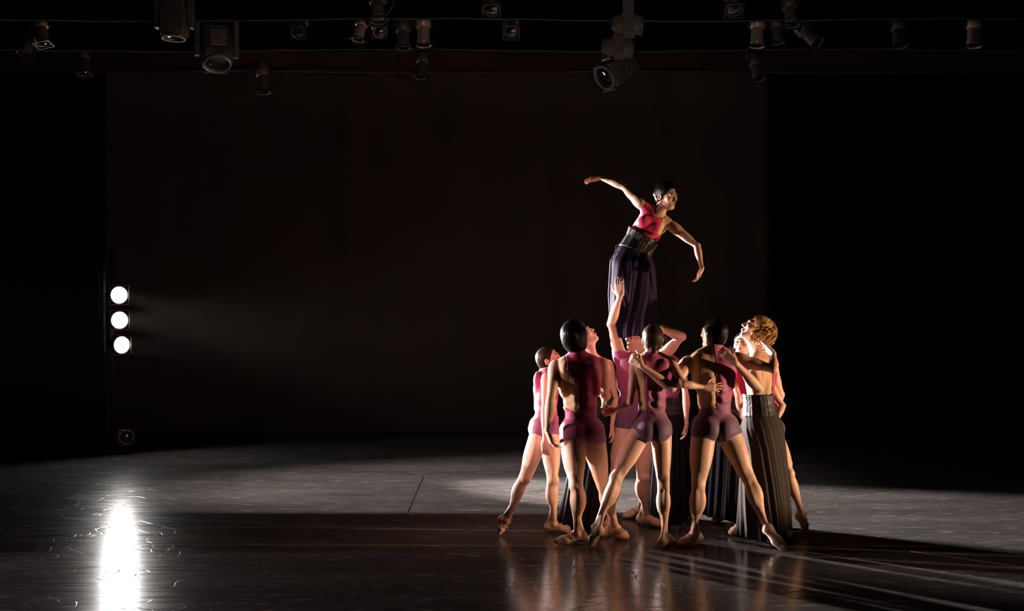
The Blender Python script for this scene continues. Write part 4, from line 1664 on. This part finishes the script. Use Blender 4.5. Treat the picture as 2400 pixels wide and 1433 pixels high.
    root, base = person('curly haired dancer in a wide black skirt, almost hidden, one bare arm hanging', S, .97, False, top_only=True,
                        hairkind='curly', hair_m=HAIR_L, seed=14, suit_mat=RASP,
                        hands=dict(l=dict(dir=v3(-.12, -.1, -1), n=v3(-1, 0, 0), curl=(.3, .4, .3))))
    rx, fx = S['Rc'], -S['Fc']
    corset(root, base, [(P(1562, 932, d), rx, fx, .120, .098), (P(1562, 950, d), rx, fx, .115, .094), (P(1562, 972, d), rx, fx, .132, .108)])
    loft_cloth('skirt', [(P(1562, 970, d), rx, fx, .13, .106, .01), (P(1562, 1010, d), rx, fx, .165, .14, .04),
                         (P(1562, 1100, d), rx, fx, .19, .18, .07), (P(1560, 1216, d), rx, fx, .225, .22, .08)], SKIRT_B, root, base, 16, 9)

    # --- woman facing the audience between the two men at the right
    d = 10.3
    S = dict(neck=P(1741, 846, d), shr=P(1712, 864, d), shl=P(1776, 866, d + .05), hipr=P(1700, 1000, d), hipl=P(1733, 1000, d + .02))
    S['ankr'] = G(1698, 10.42, .08); S['toer'] = G(1672, 10.36, .024)
    S['kneer'] = .52 * S['hipr'] + .48 * S['ankr']
    S['ankl'] = G(1728, d + .1, .08); S['toel'] = G(1732, d - .05, .026)
    S['kneel'] = .52 * S['hipl'] + .48 * S['ankl']
    S['elr'] = ext(S['shr'], 1730, 930, .265, -1); S['wrr'] = ext(S['elr'], 1737, 992, .235, 1)
    S['ell'] = P(1788, 930, d + .05); S['wrl'] = P(1780, 985, d - .08)
    S['headc'] = P(1741, 808, d - .02); S['hf'] = v3(-.42, -.85, .25); S['hu'] = v3(.1, .25, .95)
    root, base = person('dancer with a brightly lit face peering out between the two men at right, black skirt', S, .93, False, top_only=True,
                        hairkind='bun', hair_m=HAIR_K, seed=15, suit_mat=RASP_A)
    rx, fx = S['Rc'], -S['Fc']
    corset(root, base, [(P(1724, 930, d), rx, fx, .118, .098), (P(1721, 948, d), rx, fx, .112, .092), (P(1717, 968, d), rx, fx, .13, .106)])
    loft_cloth('skirt', [(P(1717, 966, d), rx, fx, .128, .104, .01), (P(1713, 1010, d), rx, fx, .16, .13, .04),
                         (P(1706, 1100, d), rx, fx, .165, .16, .08), (P(1702, 1212, d + .02), rx, fx, .185, .18, .09)], SKIRT_B, root, base, 14, 13)

    # --- woman at the far right, hidden behind the curly man, leg stretched out
    d = 9.95
    S = dict(neck=P(1789, 872, d), shl=P(1795, 886, d - .13), shr=P(1799, 888, d + .15), hipl=P(1797, 1002, d - .07), hipr=P(1805, 1003, d + .08))
    S['ankr'] = P(1881, 1207, 9.95); S['toer'] = G(1890, 9.93, .022)
    S['kneer'] = knee(S['hipr'], S['ankr'], 1849, 1110, .42, .40, d + .05)
    S['kfr'] = norm(v3(.35, -.9, .2))
    S['ankl'] = G(1797, d - .05, .08); S['toel'] = G(1762, d - .08, .026)
    S['kneel'] = knee(S['hipl'], S['ankl'], 1797, 1125, .42, .40, d - .05)
    S['ell'] = ext(S['shl'], 1834, 952, .265, 1); S['wrl'] = ext(S['ell'], 1818, 990, .235, -1)
    S['elr'] = P(1797, 930, d + .22); S['wrr'] = P(1790, 965, d + .12)
    S['headc'] = P(1785, 851, d); S['hf'] = v3(-.9, .1, .3); S['hu'] = v3(.3, 0, .95)
    person('dancer hidden at far right, only a bent elbow and one outstretched leg showing', S, .92, False,
           suit_mat=RASP_D, hem=.16, hairkind='bun', hair_m=HAIR_B, seed=16)

    # --- the lifted woman
    d = 10.0
    S = dict(neck=P(1541, 506, d), shr=P(1501, 478, d + .01), shl=P(1576, 531, d - .03), hipr=P(1464, 630, d), hipl=P(1508, 632, d))
    S['waist'] = P(1496, 577, d)
    S['chest'] = P(1517, 540, d)
    S['kneer'] = S['hipr'] + v3(.0, -.05, -.40); S['kneel'] = S['hipl'] + v3(.03, -.05, -.40)
    S['ankr'] = S['kneer'] + v3(.02, .38, -.02); S['ankl'] = S['kneel'] + v3(.05, .38, -.02)
    S['toer'] = S['ankr'] + v3(0, .16, -.03); S['toel'] = S['ankl'] + v3(0, .16, -.03)
    S['kfr'] = v3(0, -.4, -1); S['kfl'] = v3(0, -.4, -1)
    S['elr'] = ext(S['shr'], 1460, 438, .268, 1); S['wrr'] = ext(S['elr'], 1405, 416, .235, 1)
    S['ell'] = ext(S['shl'], 1634, 577, .272, -1); S['wrl'] = ext(S['ell'], 1645, 631, .225, -1)
    S['headc'] = P(1562, 458, d - .03); S['hf'] = v3(.68, -.69, -.26); S['hu'] = v3(-.12, -.1, .95)
    S['glute'] = .8
    S['base'] = v3(*(P(1485, 790, d)))
    root, base = person('woman lifted above the group, arms spread, raspberry bodice, corset and navy skirt', S, .93, False, h=.0048,
                        top_only=True, hairkind='bun', hair_m=HAIR_K, seed=17, suit_mat=RASP_A, skin=SKIN_T,
                        panel=lambda x, y, z: np.maximum(x + .058 - .2 * (z + .05), -(z + .135)), lid=.95, scoop=.062, neckcut=.06,
                        hands=dict(r=dict(dir=v3(-.96, .0, -.22), n=v3(-.2, -.45, -.9), curl=(.12, .3, .25), spread=.1, thumb=.5),
                                   l=dict(dir=v3(-.42, -.25, -.85), n=v3(-.85, -.1, .45), curl=(.12, .35, .3), thumb=.8)))
    rx0, fx = norm(S['Rc']), -S['Fc']
    rx1 = v3(-1, 0, .12)
    corset(root, base, [(P(1508, 552, d), rx0, fx, .130, .110), (P(1499, 570, d), rx0, fx, .120, .102),
                        (P(1489, 589, d), norm(rx0 + rx1), fx, .131, .114)])
    # laces at her side
    m = MB()
    for k in range(4):
        a = P(1458 - k * 1.5, 572 + k * 5, d - .04)
        m.tube([a, a + v3(-.03, -.01, .012), a + v3(-.055, -.015, -.03 - .01 * k)], .0022, 5)
    m.build('corset_lace', LEATHER, root, base, True)
    X3 = v3(-1, 0, 0)
    B3 = v3(0, 1, 0)
    loft_cloth('skirt', [(P(1488, 588, d), norm(rx0 + rx1), fx, .131, .112, .01), (P(1481, 618, d), norm(rx1), B3, .182, .168, .05),
                         (P(1482, 690, d), X3, B3, .192, .175, .10), (P(1484, 745, d), X3, B3, .186, .17, .12),
                         (P(1493, 790, d - .01), X3, B3, .168, .165, .10)], SKIRT_N, root, base, 9, 21, n=300, twist=.8)
    # swagged folds of the skirt, sweeping from her right hip down to the front
    for path, r0 in (([(1449, 616), (1452, 660), (1462, 705), (1482, 738), (1506, 754), (1524, 764)], .011),
                     ([(1456, 612), (1463, 660), (1474, 700), (1492, 728), (1514, 744), (1530, 750)], .009),
                     ([(1442, 640), (1446, 690), (1455, 735), (1472, 764), (1492, 778)], .010),
                     ([(1478, 604), (1482, 650), (1488, 700), (1500, 735)], .007),
                     ([(1522, 610), (1528, 660), (1531, 710), (1533, 760)], .009)):
        pts = []
        for (qx, qy) in path:
            off = (qx - 1484) / FPX * d / .192
            pts.append(P(qx, qy, d - .172 * math.sqrt(max(.05, 1 - off * off)) + .002))
        n_ = len(pts)
        fine = [pts[int(i // 4)] * (1 - (i % 4) / 4) + pts[min(n_ - 1, int(i // 4) + 1)] * ((i % 4) / 4) for i in range((n_ - 1) * 4 + 1)]
        for _ in range(3):
            fine = [fine[0]] + [(fine[i - 1] + 2 * fine[i] + fine[i + 1]) / 4 for i in range(1, len(fine) - 1)] + [fine[-1]]
        rr = [r0 * (.35 + .65 * math.sin(math.pi * i / (len(fine) - 1))) for i in range(len(fine))]
        MB().tube(fine, rr, 10).build('skirt_fold', SKIRT_N, root, base, True)



dancers()
